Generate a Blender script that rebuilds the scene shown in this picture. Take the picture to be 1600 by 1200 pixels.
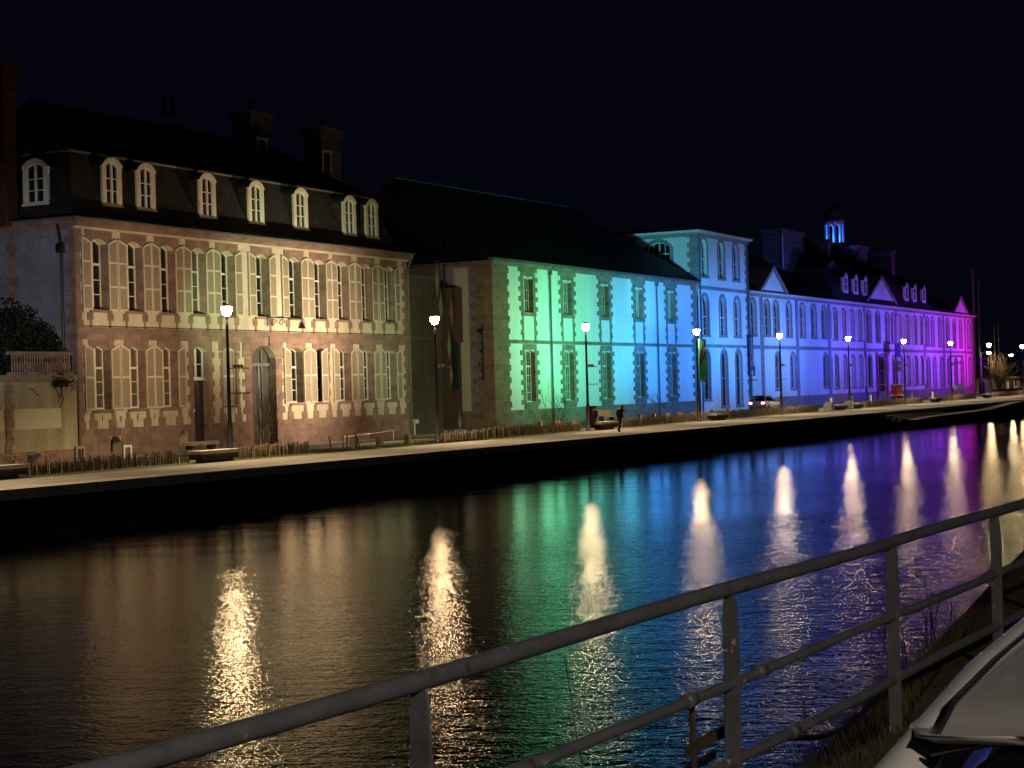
import bpy, bmesh, math, random
from mathutils import Vector, Matrix
random.seed(7)
R = math.radians
for o in list(bpy.data.objects): bpy.data.objects.remove(o)
SC = bpy.context.scene
COL = SC.collection

# ------------------------------------------------------------------ camera
F = 2700.0
HC = 3.92           # lens above the water
Q = 1.22            # far quay above the water
AZ = math.atan2(1390, F)
cam = bpy.data.cameras.new('camera'); cam.sensor_width = 36; cam.lens = F / 1600 * 36
cam.clip_start = 0.05; cam.clip_end = 5000
camo = bpy.data.objects.new('camera', cam); COL.objects.link(camo)
pit = math.atan2(7, F); ro = R(1.6)
ca, sa = math.cos(AZ), math.sin(AZ)
fw = Vector((ca*math.cos(pit), sa*math.cos(pit), math.sin(pit)))
up0 = Vector((-ca*math.sin(pit), -sa*math.sin(pit), math.cos(pit)))
ri0 = Vector((sa, -ca, 0))
up = up0*math.cos(ro) + ri0*math.sin(ro)
ri = ri0*math.cos(ro) - up0*math.sin(ro)
M = Matrix((ri, up, -fw)).transposed().to_4x4(); M.translation = (0, 0, HC)
camo.matrix_world = M
SC.camera = camo

# ------------------------------------------------------------------ world: clear night, no sun
W = bpy.data.worlds.new('World'); SC.world = W; W.use_nodes = True
bg = W.node_tree.nodes['Background']
bg.inputs[0].default_value = (0.30, 0.32, 1.0, 1); bg.inputs[1].default_value = 0.0042
SC.view_settings.view_transform = 'Standard'; SC.view_settings.look = 'None'
SC.view_settings.exposure = 0; SC.view_settings.gamma = 1
SC.cycles.use_denoising = True
SC.cycles.max_bounces = 5; SC.cycles.sample_clamp_indirect = 3.0; SC.cycles.sample_clamp_direct = 0
SC.cycles.caustics_reflective = False; SC.cycles.caustics_refractive = False

def lin(c): return tuple((x/255/12.92 if x/255 <= .04045 else ((x/255+.055)/1.055)**2.4) for x in c)

# rainbow of the projectors along the quay (position along the facade -> colour)
STOPS = [(104,(120,205,150)),(109,(118,215,172)),(113,(98,210,152)),(118,(80,202,128)),(123,(92,208,158)),(127,(50,185,205)),(130.5,(0,155,240)),(136,(0,132,255)),
 (146,(0,135,255)),(153,(50,135,250)),(162,(60,135,250)),(174,(78,125,245)),(184,(5,80,250)),(193,(75,62,230)),(205,(58,50,230)),
 (213,(88,50,232)),(222,(105,50,235)),(233,(122,48,248)),(244,(140,34,252)),(251,(160,12,238)),(262,(228,2,226)),(280,(230,0,200))]
def rainbow(u):
    for (a, ca_), (b, cb) in zip(STOPS, STOPS[1:]):
        if a <= u <= b:
            t = (u-a)/(b-a); x, y = lin(ca_), lin(cb)
            return tuple(x[i]*(1-t)+y[i]*t for i in range(3))
    return lin(STOPS[0][1]) if u < STOPS[0][0] else lin(STOPS[-1][1])

# ------------------------------------------------------------------ materials
MATS = {}
def nodes(name):
    m = bpy.data.materials.new(name); m.use_nodes = True; MATS[name] = m
    nt = m.node_tree; return m, nt, nt.nodes['Principled BSDF']
def wallvec(nt):
    g = nt.nodes.new('ShaderNodeNewGeometry'); s = nt.nodes.new('ShaderNodeSeparateXYZ')
    nt.links.new(g.outputs['Position'], s.inputs[0])
    a = nt.nodes.new('ShaderNodeMath'); a.operation = 'ADD'
    nt.links.new(s.outputs[0], a.inputs[0]); nt.links.new(s.outputs[1], a.inputs[1])
    c = nt.nodes.new('ShaderNodeCombineXYZ'); nt.links.new(a.outputs[0], c.inputs[0]); nt.links.new(s.outputs[2], c.inputs[1])
    return g, c
def noise(nt, vec, scale, detail=4, rough=.6):
    n = nt.nodes.new('ShaderNodeTexNoise'); n.inputs['Scale'].default_value = scale
    n.inputs['Detail'].default_value = detail; n.inputs['Roughness'].default_value = rough
    if vec is not None: nt.links.new(vec, n.inputs['Vector'])
    return n
def ramp(nt, src, a, b, ca_, cb):
    r = nt.nodes.new('ShaderNodeValToRGB'); e = r.color_ramp.elements
    e[0].position = a; e[1].position = b; e[0].color = (*ca_, 1); e[1].color = (*cb, 1)
    nt.links.new(src, r.inputs[0]); return r
def mul(nt, a, b, f=1.0):
    m = nt.nodes.new('ShaderNodeMix'); m.data_type = 'RGBA'; m.blend_type = 'MULTIPLY'
    m.inputs[0].default_value = f
    nt.links.new(a, m.inputs[6]); nt.links.new(b, m.inputs[7]); return m.outputs[2]
def bump(nt, src, dist, bsdf, strength=1):
    b = nt.nodes.new('ShaderNodeBump'); b.inputs['Strength'].default_value = strength; b.inputs['Distance'].default_value = dist
    nt.links.new(src, b.inputs['Height']); nt.links.new(b.outputs[0], bsdf.inputs['Normal']); return b
def mottled(name, c1, c2, scale=1.5, rough=.85, bmp=.01, metal=0, streak=False, spec=.3, grime=.35):
    m, nt, p = nodes(name); p.inputs['Roughness'].default_value = rough; p.inputs['Metallic'].default_value = metal
    p.inputs['Specular IOR Level'].default_value = spec
    g = nt.nodes.new('ShaderNodeNewGeometry'); vec = g.outputs['Position']
    if streak:
        mp = nt.nodes.new('ShaderNodeMapping'); mp.inputs['Scale'].default_value = (1, 1, .18); nt.links.new(vec, mp.inputs[0]); vec = mp.outputs[0]
    n = noise(nt, vec, scale, 6); r = ramp(nt, n.outputs[0], .3, .7, c1, c2)
    n2 = noise(nt, g.outputs['Position'], scale*7, 3); r2 = ramp(nt, n2.outputs[0], .3, .75, (1-grime,)*3, (1, 1, 1))
    nt.links.new(mul(nt, r.outputs[0], r2.outputs[0]), p.inputs['Base Color'])
    if bmp: bump(nt, n2.outputs[0], bmp, p)
    return m
def ashlar(name, c1, c2, mortar, w, h, msize=.012, rough=.9, bmp=.015, off=.5, grime=.3):
    m, nt, p = nodes(name); p.inputs['Roughness'].default_value = rough; p.inputs['Specular IOR Level'].default_value = .2
    g, c = wallvec(nt)
    b = nt.nodes.new('ShaderNodeTexBrick'); b.offset = off
    nt.links.new(c.outputs[0], b.inputs['Vector'])
    b.inputs['Color1'].default_value = (*c1, 1); b.inputs['Color2'].default_value = (*c2, 1); b.inputs['Mortar'].default_value = (*mortar, 1)
    b.inputs['Scale'].default_value = 1; b.inputs['Brick Width'].default_value = w; b.inputs['Row Height'].default_value = h
    b.inputs['Mortar Size'].default_value = msize; b.inputs['Mortar Smooth'].default_value = .3
    n = noise(nt, g.outputs['Position'], 2.3, 6); r = ramp(nt, n.outputs[0], .3, .72, (1-grime,)*3, (1.12, 1.08, 1.05))
    n2 = noise(nt, g.outputs['Position'], 14, 3); r2 = ramp(nt, n2.outputs[0], .3, .7, (.82,)*3, (1.1,)*3)
    nt.links.new(mul(nt, mul(nt, b.outputs['Color'], r.outputs[0]), r2.outputs[0]), p.inputs['Base Color'])
    mx = nt.nodes.new('ShaderNodeMath'); mx.operation = 'SUBTRACT'; nt.links.new(n2.outputs[0], mx.inputs[0]); nt.links.new(b.outputs['Fac'], mx.inputs[1])
    bump(nt, mx.outputs[0], bmp, p); return m
def emit(name, col, st, base=(.8,.8,.8)):
    m, nt, p = nodes(name); p.inputs['Base Color'].default_value = (*base, 1)
    p.inputs['Emission Color'].default_value = (*col, 1); p.inputs['Emission Strength'].default_value = st; return m
def plain(name, col, rough=.5, metal=0, coat=0, spec=.5):
    m = mottled(name, tuple(x*.85 for x in col), tuple(min(1, x*1.12) for x in col), 3, rough, 0, metal, grime=.12, spec=spec)
    m.node_tree.nodes['Principled BSDF'].inputs['Coat Weight'].default_value = coat; return m

mottled('cream_render', (.42,.37,.26), (.60,.55,.41), .8, bmp=.004, streak=True, grime=.15)
mottled('white_render', (.66,.66,.62), (.78,.78,.75), .5, bmp=.003, streak=True, grime=.10)
mottled('garden_render', (.30,.26,.15), (.52,.47,.31), 1.1, bmp=.012, streak=True, grime=.35)
mottled('patch_render', (.54,.50,.36), (.60,.56,.42), 1.1, bmp=.002, grime=.1)
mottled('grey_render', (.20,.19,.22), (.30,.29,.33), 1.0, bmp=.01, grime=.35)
ashlar('pink_granite', (.30,.20,.155), (.20,.14,.115), (.32,.245,.185), .62, .33, .010)
ashlar('pink_rubble', (.32,.21,.16), (.20,.13,.10), (.38,.28,.19), .55, .28, .02)
ashlar('grey_granite', (.29,.25,.20), (.18,.155,.125), (.33,.29,.24), .85, .40, .018)
ashlar('far_granite', (.33,.31,.31), (.24,.23,.23), (.36,.34,.34), .8, .4, .02)
ashlar('corner_granite', (.27,.18,.12), (.19,.13,.09), (.33,.26,.18), .95, .44, .02)
ashlar('chimney_stone', (.24,.22,.20), (.15,.14,.13), (.11,.10,.09), .4, .2, .03, bmp=.04)
ashlar('red_brick', (.085,.030,.018), (.06,.022,.014), (.06,.038,.03), .24, .075, .008)
ashlar('roof_slate', (.058,.050,.046), (.034,.030,.029), (.014,.013,.013), .22, .16, .012, rough=.55, bmp=.012)
ashlar('hall_slate', (.016,.015,.015), (.010,.010,.010), (.005,.005,.005), .25, .2, .012, rough=.6, bmp=.012)
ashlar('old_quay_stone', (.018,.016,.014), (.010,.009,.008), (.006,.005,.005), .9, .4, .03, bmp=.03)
ashlar('wood_boarding', (.16,.155,.12), (.095,.10,.08), (.03,.03,.025), .14, 5.0, .012, bmp=.01, off=0)
mottled('brown_panel', (.10,.065,.05), (.13,.085,.065), 1, bmp=.002)
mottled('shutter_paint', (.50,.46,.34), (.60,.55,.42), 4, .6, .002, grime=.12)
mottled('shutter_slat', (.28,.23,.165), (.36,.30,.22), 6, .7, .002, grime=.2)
mottled('white_paint', (.62,.60,.52), (.76,.73,.64), 5, .5, .001, grime=.1)
mottled('stucco_dormer', (.55,.50,.38), (.70,.65,.50), 3, .8, .004, grime=.15)
mottled('zinc', (.10,.10,.10), (.16,.16,.16), 3, .5, .002)
mottled('dark_wood', (.035,.030,.028), (.06,.05,.045), 5, .6, .004)
mottled('quay_paving', (.25,.225,.175), (.40,.365,.285), .45, .85, .006, grime=.25)
def joints(name, w, h, dark):
    nt_ = MATS[name].node_tree; pp = nt_.nodes['Principled BSDF']; old = pp.inputs['Base Color'].links[0].from_socket
    g_ = nt_.nodes.new('ShaderNodeNewGeometry'); b_ = nt_.nodes.new('ShaderNodeTexBrick'); nt_.links.new(g_.outputs['Position'], b_.inputs['Vector'])
    b_.inputs['Scale'].default_value = 1; b_.inputs['Brick Width'].default_value = w; b_.inputs['Row Height'].default_value = h; b_.inputs['Mortar Size'].default_value = .03
    b_.inputs['Color1'].default_value = (1,1,1,1); b_.inputs['Color2'].default_value = (.86,.85,.83,1); b_.inputs['Mortar'].default_value = (dark,dark,dark,1)
    nt_.links.new(mul(nt_, old, b_.outputs['Color']), pp.inputs['Base Color'])
joints('quay_paving', 2.4, 1.3, .45)
ashlar('quay_kerb', (.50,.47,.40), (.40,.38,.32), (.12,.11,.09), 1.3, 8.0, .012, .8, .004, off=0, grime=.25)
mottled('asphalt', (.05,.048,.045), (.075,.072,.066), 2, .85, .008)
mottled('sidewalk', (.17,.15,.12), (.24,.21,.17), 2, .9, .006)
mottled('lawn', (.05,.07,.02), (.12,.13,.05), 3, .95, .03)
mottled('near_bank_soil', (.05,.045,.02), (.14,.12,.05), 9, .95, .03)
mottled('dark_hill', (.010,.012,.008), (.02,.022,.014), .1, 1, 0)
mottled('weathered_stake', (.22,.16,.10), (.42,.33,.22), 12, .9, .004)
mottled('timber_post', (.22,.17,.11), (.34,.27,.18), 8, .85, .004)
mottled('concrete_bench', (.50,.47,.42), (.60,.57,.51), 4, .7, .002)
mottled('bench_base', (.05,.035,.03), (.08,.055,.045), 4, .8, .002)
mottled('dry_plant', (.10,.08,.03), (.24,.19,.09), 8, .95, 0)
mottled('green_leaf', (.008,.014,.006), (.022,.032,.012), 4, .8, 0)
mottled('bare_twig', (.16,.12,.08), (.28,.21,.14), 9, .9, 0)
mottled('dark_twig', (.04,.03,.02), (.08,.06,.04), 9, .9, 0)
plain('lamp_metal', (.018,.017,.018), .45, .3)
plain('iron_black', (.008,.008,.009), .5)
mottled('rail_paint', (.085,.085,.092), (.135,.135,.145), 6, .42, .0015, grime=.25, spec=.5)
def chips(name, col, scale, th):
    nt_ = MATS[name].node_tree; pp = nt_.nodes['Principled BSDF']; old = pp.inputs['Base Color'].links[0].from_socket
    g_ = nt_.nodes.new('ShaderNodeNewGeometry'); n_ = noise(nt_, g_.outputs['Position'], scale, 4, .65); r_ = ramp(nt_, n_.outputs[0], th, th+.02, (0,0,0), (1,1,1))
    mx = nt_.nodes.new('ShaderNodeMix'); mx.data_type = 'RGBA'; nt_.links.new(r_.outputs[0], mx.inputs[0]); nt_.links.new(old, mx.inputs[6]); mx.inputs[7].default_value = (*col, 1)
    nt_.links.new(mx.outputs[2], pp.inputs['Base Color'])
chips('rail_paint', (.42,.38,.28), 11, .665); chips('rail_paint', (.075,.05,.035), 5, .66)
plain('mast_alu', (.45,.42,.36), .4)
plain('car_silver', (.34,.33,.32), .42, .1, .25)
plain('car_trim', (.010,.010,.012), .3)
plain('car_chrome', (.75,.75,.75), .12, 1)
plain('tyre', (.02,.02,.02), .9)
plain('coat_black', (.012,.012,.015), .8)
plain('trousers_dark', (.035,.018,.018), .85)
plain('skin', (.50,.32,.24), .6)
plain('hat_light', (.55,.48,.42), .8)
plain('flag_green', (.12,.60,.34), .7)
plain('flag_black', (.01,.02,.03), .7)
plain('flag_white', (.75,.75,.75), .7)
plain('banner_navy', (.03,.03,.09), .7)
plain('banner_teal', (.02,.06,.05), .7)
plain('banner_red', (.45,.02,.03), .7)
plain('buoy_red', (.09,.012,.01), .8)
plain('pink_banner', (.60,.10,.25), .6)
plain('kite_white', (.42,.42,.32), .8)
plain('kite_orange', (.22,.14,.09), .8)
m, nt, p = nodes('window_glass'); p.inputs['Base Color'].default_value = (.010,.010,.012,1); p.inputs['Roughness'].default_value = .06; p.inputs['Specular IOR Level'].default_value = .6
m, nt, p = nodes('curtain_glass'); p.inputs['Base Color'].default_value = (.10,.085,.055,1); p.inputs['Roughness'].default_value = .18
m, nt, p = nodes('car_glass'); p.inputs['Base Color'].default_value = (.004,.004,.006,1); p.inputs['Roughness'].default_value = .03; p.inputs['Coat Weight'].default_value = .5
emit('lamp_glow', (1.0, .66, .34), 210)
emit('far_lamp_glow', (1.0, .72, .36), 420)
emit('lit_room', (1.0, .60, .42), 9)
emit('sodium_glow', (1.0, .62, .08), 60)
emit('tail_light', (1.0, .18, .26), 16)
emit('blue_light', (.05, .10, 1.0), 3)
emit('red_box_light', (1.0, .02, .06), .05, (.12,.01,.02))
emit('projector_lens', (.8, .9, 1.0), 2.0)

for nm_ in ('flag_green', 'flag_white', 'banner_teal', 'pink_banner', 'kite_white'):     # thin cloth lets light through
    nt_ = MATS[nm_].node_tree; pp = nt_.nodes['Principled BSDF']; tr = nt_.nodes.new('ShaderNodeBsdfTranslucent'); mx_ = nt_.nodes.new('ShaderNodeMixShader'); mx_.inputs[0].default_value = .45
    nt_.links.new(pp.inputs['Base Color'].links[0].from_socket, tr.inputs[0]); nt_.links.new(pp.outputs[0], mx_.inputs[1]); nt_.links.new(tr.outputs[0], mx_.inputs[2])
    nt_.links.new(mx_.outputs[0], [n_ for n_ in nt_.nodes if n_.type == 'OUTPUT_MATERIAL'][0].inputs[0])
# water
m, nt, p = nodes('water_surface')
p.inputs['Base Color'].default_value = (.003,.004,.006,1); p.inputs['Roughness'].default_value = .03; p.inputs['IOR'].default_value = 1.333
g = nt.nodes.new('ShaderNodeNewGeometry'); vec = g.outputs['Position']
sp0 = nt.nodes.new('ShaderNodeVectorRotate'); sp0.rotation_type = 'Z_AXIS'; sp0.inputs['Angle'].default_value = -R(24)
nt.links.new(vec, sp0.inputs['Vector'])
def mapn(sx, sy, scale, detail, rough, rot=0.0):
    mp = nt.nodes.new('ShaderNodeMapping'); mp.inputs['Scale'].default_value = (sx, sy, 1); mp.inputs['Rotation'].default_value = (0, 0, rot)
    nt.links.new(sp0.outputs[0], mp.inputs[0]); n = noise(nt, mp.outputs[0], scale, detail, rough); return n.outputs[0]
def mth(op, a, b):
    x = nt.nodes.new('ShaderNodeMath'); x.operation = op
    for i, q in enumerate((a, b)):
        if isinstance(q, (int, float)): x.inputs[i].default_value = q
        else: nt.links.new(q, x.inputs[i])
    return x.outputs[0]
sp = nt.nodes.new('ShaderNodeSeparateXYZ'); nt.links.new(vec, sp.inputs[0])
mr = nt.nodes.new('ShaderNodeMapRange'); mr.inputs[1].default_value = 9; mr.inputs[2].default_value = 26; mr.inputs[3].default_value = 1; mr.inputs[4].default_value = .25   # sheltered under the far quay
nt.links.new(sp.outputs[1], mr.inputs[0])
patch = ramp(nt, mapn(.8, 1.0, .11, 3, .5), .32, .66, (.58,)*3, (1.05,)*3).outputs[0]
patch = mth('MULTIPLY', patch, mr.outputs[0])
fine = mapn(1.1, 1.0, 15, 2, .5)
small = mapn(1.2, .95, 6.0, 3, .6, .12)
mid = mapn(1.4, .85, 1.7, 3, .55, -.15)
big = mapn(1.2, .7, .35, 2, .5)
h = mth('ADD', mth('MULTIPLY', mth('ADD', mth('MULTIPLY', small, .0150), mth('MULTIPLY', fine, .008)), patch), mth('ADD', mth('MULTIPLY', mth('MULTIPLY', mid, .026), patch), mth('MULTIPLY', big, .016)))
b = nt.nodes.new('ShaderNodeBump'); b.inputs['Strength'].default_value = 1; b.inputs['Distance'].default_value = 1
nt.links.new(h, b.inputs['Height']); nt.links.new(b.outputs[0], p.inputs['Normal'])

# ------------------------------------------------------------------ builders
class MB:
    def __init__(s): s.v = []; s.f = []
    def quad(s, *pts):
        n = len(s.v); s.v += [tuple(q) for q in pts]; s.f.append(tuple(range(n, n+len(pts)))); return s
    def box(s, x0, x1, y0, y1, z0, z1):
        n = len(s.v)
        s.v += [(x, y, z) for z in (z0, z1) for x, y in ((x0,y0),(x1,y0),(x1,y1),(x0,y1))]
        for f in ((3,2,1,0),(4,5,6,7),(0,1,5,4),(1,2,6,5),(2,3,7,6),(3,0,4,7)): s.f.append(tuple(n+i for i in f))
        return s
    def tube(s, pts, rad, n=8, cap=True):
        pts = [Vector(q) for q in pts]; rr = rad if isinstance(rad, (list, tuple)) else [rad]*len(pts)
        base = len(s.v)
        for i, q in enumerate(pts):
            d = (pts[min(i+1, len(pts)-1)] - pts[max(i-1, 0)])
            d = d.normalized() if d.length > 1e-9 else Vector((0,0,1))
            a = Vector((0,0,1)) if abs(d.z) < .9 else Vector((1,0,0))
            x = d.cross(a).normalized(); y = d.cross(x)
            for k in range(n):
                t = 2*math.pi*k/n; s.v.append(tuple(q + (x*math.cos(t) + y*math.sin(t))*rr[i]))
        for i in range(len(pts)-1):
            for k in range(n):
                a0 = base+i*n+k; a1 = base+i*n+(k+1) % n
                s.f.append((a0, a1, a1+n, a0+n))
        if cap:
            s.f.append(tuple(base+k for k in range(n))[::-1]); s.f.append(tuple(base+(len(pts)-1)*n+k for k in range(n)))
        return s
    def lathe(s, cx, cy, prof, n=16):
        base = len(s.v)
        for r_, z in prof:
            for k in range(n): t = 2*math.pi*k/n; s.v.append((cx+r_*math.cos(t), cy+r_*math.sin(t), z))
        for i in range(len(prof)-1):
            for k in range(n):
                a0 = base+i*n+k; a1 = base+i*n+(k+1) % n; s.f.append((a0, a1, a1+n, a0+n))
        return s
    def prism(s, poly, P, o0, o1):
        """polygon poly (a,z) extruded between offsets o0,o1 of plane map P(a,z,o)"""
        n = len(s.v); k = len(poly)
        for o in (o0, o1): s.v += [P(a, z, o) for a, z in poly]
        s.f.append(tuple(range(n, n+k))); s.f.append(tuple(range(n+2*k-1, n+k-1, -1)))
        for i in range(k): j = (i+1) % k; s.f.append((n+i, n+k+i, n+k+j, n+j))
        return s
    def pbox(s, P, a0, a1, z0, z1, o0, o1): return s.prism([(a0,z0),(a1,z0),(a1,z1),(a0,z1)], P, o0, o1)
    def build(s, name, mat, parent=None, smooth=False, fix=True):
        me = bpy.data.meshes.new(name); me.from_pydata(s.v, [], s.f); me.update()
        if fix:
            bm = bmesh.new(); bm.from_mesh(me); bmesh.ops.recalc_face_normals(bm, faces=bm.faces[:]); bm.to_mesh(me); bm.free()
        if smooth:
            for f in me.polygons: f.use_smooth = True
        me.materials.append(MATS[mat])
        o = bpy.data.objects.new(name, me); COL.objects.link(o)
        if parent is not None:
            o.parent = parent
            o.matrix_parent_inverse = Matrix.Translation(parent.location).inverted() if parent.parent is None and parent.type == 'EMPTY' else Matrix()
        return o
def front(v): return lambda a, z, o: (a, v-o, z)        # walls facing the water
def side(u): return lambda a, z, o: (u-o, a, z)         # walls facing up the quay
def thing(name, label, cat, loc=(0,0,0), group=None):
    o = bpy.data.objects.new(name, None); COL.objects.link(o); o.location = loc; o.empty_display_size = .3
    o['label'] = label; o['category'] = cat
    if group: o['group'] = group
    return o
def tag(o, label, cat, group=None):
    o['label'] = label; o['category'] = cat
    if group: o['group'] = group
    return o
def struct(o): o['kind'] = 'structure'; return o
def copy_tree(o, parent=None):
    c = o.copy(); mi = o.matrix_parent_inverse.copy(); COL.objects.link(c); c.parent = parent; c.matrix_parent_inverse = mi
    for ch in list(o.children): copy_tree(ch, c)
    return c

def arc(x0, x1, zs, rise, n=8):
    """points of a segmental arch from (x0,zs) to (x1,zs) with the given rise"""
    if rise <= 0: return [(x0, zs), (x1, zs)]
    w = (x1-x0)/2; c = (x0+x1)/2
    if rise >= w*.98: return [(c - w*math.cos(math.pi*i/n), zs + rise*math.sin(math.pi*i/n)) for i in range(n+1)]
    rad = (w*w+rise*rise)/(2*rise); th = math.asin(w/rad)
    return [(c + rad*math.sin(-th+2*th*i/n), zs + rad*math.cos(-th+2*th*i/n) - (rad-rise)) for i in range(n+1)]
def wall(mb, P, a0, a1, z0, z1, ops, depth=.3):
    A = sorted({a0, a1, *[q for o in ops for q in (o[0], o[1])]}); Z = sorted({z0, z1, *[q for o in ops for q in (o[2], o[3])]})
    for i in range(len(A)-1):
        for j in range(len(Z)-1):
            ax, zx = (A[i]+A[i+1])/2, (Z[j]+Z[j+1])/2
            if any(o[0] < ax < o[1] and o[2] < zx < o[3] for o in ops): continue
            mb.quad(P(A[i],Z[j],0), P(A[i+1],Z[j],0), P(A[i+1],Z[j+1],0), P(A[i],Z[j+1],0))
    for x0, x1, za, zb, rise in ops:
        zs = zb-rise; ar = arc(x0, x1, zs, rise)
        if rise > 0:
            for (p0, p1) in zip(ar, ar[1:]): mb.quad(P(*p0,0), P(*p1,0), P(p1[0],zb,0), P(p0[0],zb,0))
        for (p0, p1) in zip(ar, ar[1:]): mb.quad(P(*p0,0), P(*p1,0), P(*p1,-depth), P(*p0,-depth))
        mb.quad(P(x0,za,0), P(x0,zs,0), P(x0,zs,-depth), P(x0,za,-depth))
        mb.quad(P(x1,za,0), P(x1,zs,0), P(x1,zs,-depth), P(x1,za,-depth))
        mb.quad(P(x0,za,0), P(x1,za,0), P(x1,za,-depth), P(x0,za,-depth))
def window(P, x0, x1, za, zb, rise, parent, depth=.3, transom=.72, rows=3, cols=2, mat='white_paint', glass='window_glass', name='window', bar=.035, sub=True):
    """frame with casements, transom and glazing bars + glass"""
    zs = zb-rise; f = MB(); o0, o1 = -depth+.03, -depth+.10; b = .07
    f.pbox(P, x0, x0+b, za, zs, o0, o1); f.pbox(P, x1-b, x1, za, zs, o0, o1); f.pbox(P, x0+b, x1-b, za, za+b, o0, o1)
    ar = arc(x0, x1, zs, rise); ai = arc(x0+b, x1-b, zs-b*.3, max(rise-b*.6, 0)) if rise > 0 else [(x0+b, zs-b), (x1-b, zs-b)]
    for i in range(len(ar)-1): f.prism([ai[i], ai[i+1], ar[i+1], ar[i]], P, o0, o1)
    zt = za+(zs-za)*transom if transom else zs
    ztop = zb-b*1.2
    if transom: f.pbox(P, x0+b, x1-b, zt-.05, zt+.05, o0-.002, o1+.02)
    for c in range(1, cols):
        xc = x0+(x1-x0)*c/cols; wd = .05 if (cols == 2 or c*2 == cols) else bar/2
        hh = ztop if rise <= 0 else zs+rise*(1-((xc-(x0+x1)/2)/((x1-x0)/2))**2)-b
        f.pbox(P, xc-wd, xc+wd, za+b, hh, o0+.002, o1-.006+(.02 if wd > .04 else 0))
    top = zt-.05 if transom else zs
    for r_ in range(1, rows):
        zr = za+b+(top-za-b)*r_/rows; f.pbox(P, x0+b, x1-b, zr-bar/2, zr+bar/2, o0+.004, o1-.012)
    fo = f.build(name, mat, parent)
    g_ = MB(); pts = [(x0,za),(x1,za)]+arc(x0, x1, zs, rise)[::-1]; g_.quad(*[P(a, z, -depth+.02) for a, z in pts])
    g_.build('pane', glass, fo if sub else parent)
    return fo
def blocks(mb, P, x, z0, z1, sgn, w1, w2, h, o=.03, wob=.035, tooth=0):
    """toothed quoin column starting at x growing in direction sgn"""
    k = 0; z = z0
    while z < z1-.02:
        zt = min(z+h, z1); w = (w1 if k % 2 == 0 else w2)+random.uniform(-wob, wob)
        a, b_ = (x, x+sgn*w) if sgn > 0 else (x-w, x)
        mb.pbox(P, a, b_, z, zt-.002, 0.0, o+random.uniform(-.004, .004)); z = zt; k += 1
def text_mesh(name, s, size, mat, mtx, parent=None, extrude=.01):
    c = bpy.data.curves.new(name, 'FONT'); c.body = s; c.size = size; c.extrude = extrude; c.align_x = 'CENTER'; c.align_y = 'CENTER'
    t = bpy.data.objects.new('tmp', c); COL.objects.link(t)
    bpy.context.view_layer.update()
    me = bpy.data.meshes.new_from_object(t.evaluated_get(bpy.context.evaluated_depsgraph_get())); bpy.data.objects.remove(t)
    me.transform(mtx); me.name = name; me.materials.clear(); me.materials.append(MATS[mat])
    o = bpy.data.objects.new(name, me); COL.objects.link(o)
    if parent is not None: o.parent = parent; o.matrix_parent_inverse = Matrix.Translation(parent.location).inverted() if parent.type == 'EMPTY' else Matrix()
    return o
def face_front(x, y, z, rot=0.0):   # text standing up, facing -y
    return Matrix.Translation((x, y, z)) @ Matrix.Rotation(R(90), 4, 'X') @ Matrix.Rotation(rot, 4, 'Z')
def face_left(x, y, z, rot=0.0):    # text facing -x
    return Matrix.Translation((x, y, z)) @ Matrix.Rotation(R(-90), 4, 'Z') @ Matrix.Rotation(R(90), 4, 'X') @ Matrix.Rotation(rot, 4, 'Z')

# ------------------------------------------------------------------ setting: water, quay, ground
def edge(u): return 38.05 - .0195*(u-40)
mb = MB(); mb.quad((-300,-5,0), (900,-5,0), (900,60,0), (-300,60,0)); struct(mb.build('water', 'water_surface', fix=False))
US = [-200, 40, 80, 120, 160, 200, 260, 340, 700]
def strip(mb, f0, f1, z, us=US):
    for a, b_ in zip(us, us[1:]): mb.quad((a, f0(a), z), (b_, f0(b_), z), (b_, f1(b_), z), (a, f1(a), z))
mb = MB(); strip(mb, lambda u: edge(u)+.6, lambda u: 1500, Q); struct(mb.build('ground', 'sidewalk', fix=False))
mb = MB(); strip(mb, lambda u: edge(u)+1.05, lambda u: 43.3, Q+.004); struct(mb.build('quay_promenade', 'quay_paving', fix=False))
mb = MB()
for a, b_ in zip(US, US[1:]):
    e0, e1 = edge(a), edge(b_)
    n = len(mb.v); mb.v += [(a,e0,Q-.3),(b_,e1,Q-.3),(b_,e1,Q+.03),(a,e0,Q+.03),(a,e0+1.1,Q+.03),(b_,e1+1.1,Q+.03),(a,e0+1.1,Q-.3),(b_,e1+1.1,Q-.3)]
    mb.f += [(n,n+1,n+2,n+3),(n+3,n+2,n+5,n+4),(n+4,n+5,n+7,n+6)]
struct(mb.build('quay_coping', 'quay_kerb', fix=False))
mb = MB()
for a, b_ in zip(US, US[1:]): mb.quad((a, edge(a)+.06, -2), (b_, edge(b_)+.06, -2), (b_, edge(b_)+.06, Q-.2), (a, edge(a)+.06, Q-.2))
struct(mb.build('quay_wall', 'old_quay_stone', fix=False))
mb = MB(); strip(mb, lambda u: 47.2, lambda u: 51.0 if u < 100 else 54.8, Q+.008, [-200, 95, 101, 340]); struct(mb.build('road', 'asphalt', fix=False))
mb = MB(); mb.box(-100, 300, 47.0, 47.2, Q, Q+.12); mb.box(-100, 95, 51.0, 51.16, Q, Q+.13); mb.box(101, 300, 54.8, 54.96, Q, Q+.13); struct(mb.build('road_kerb', 'sidewalk'))
mb = MB(); strip(mb, lambda u: 43.3, lambda u: 46.6, Q+.008, [40, 68, 79, 98]); struct(mb.build('planting_strip', 'lawn', fix=False))
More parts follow.
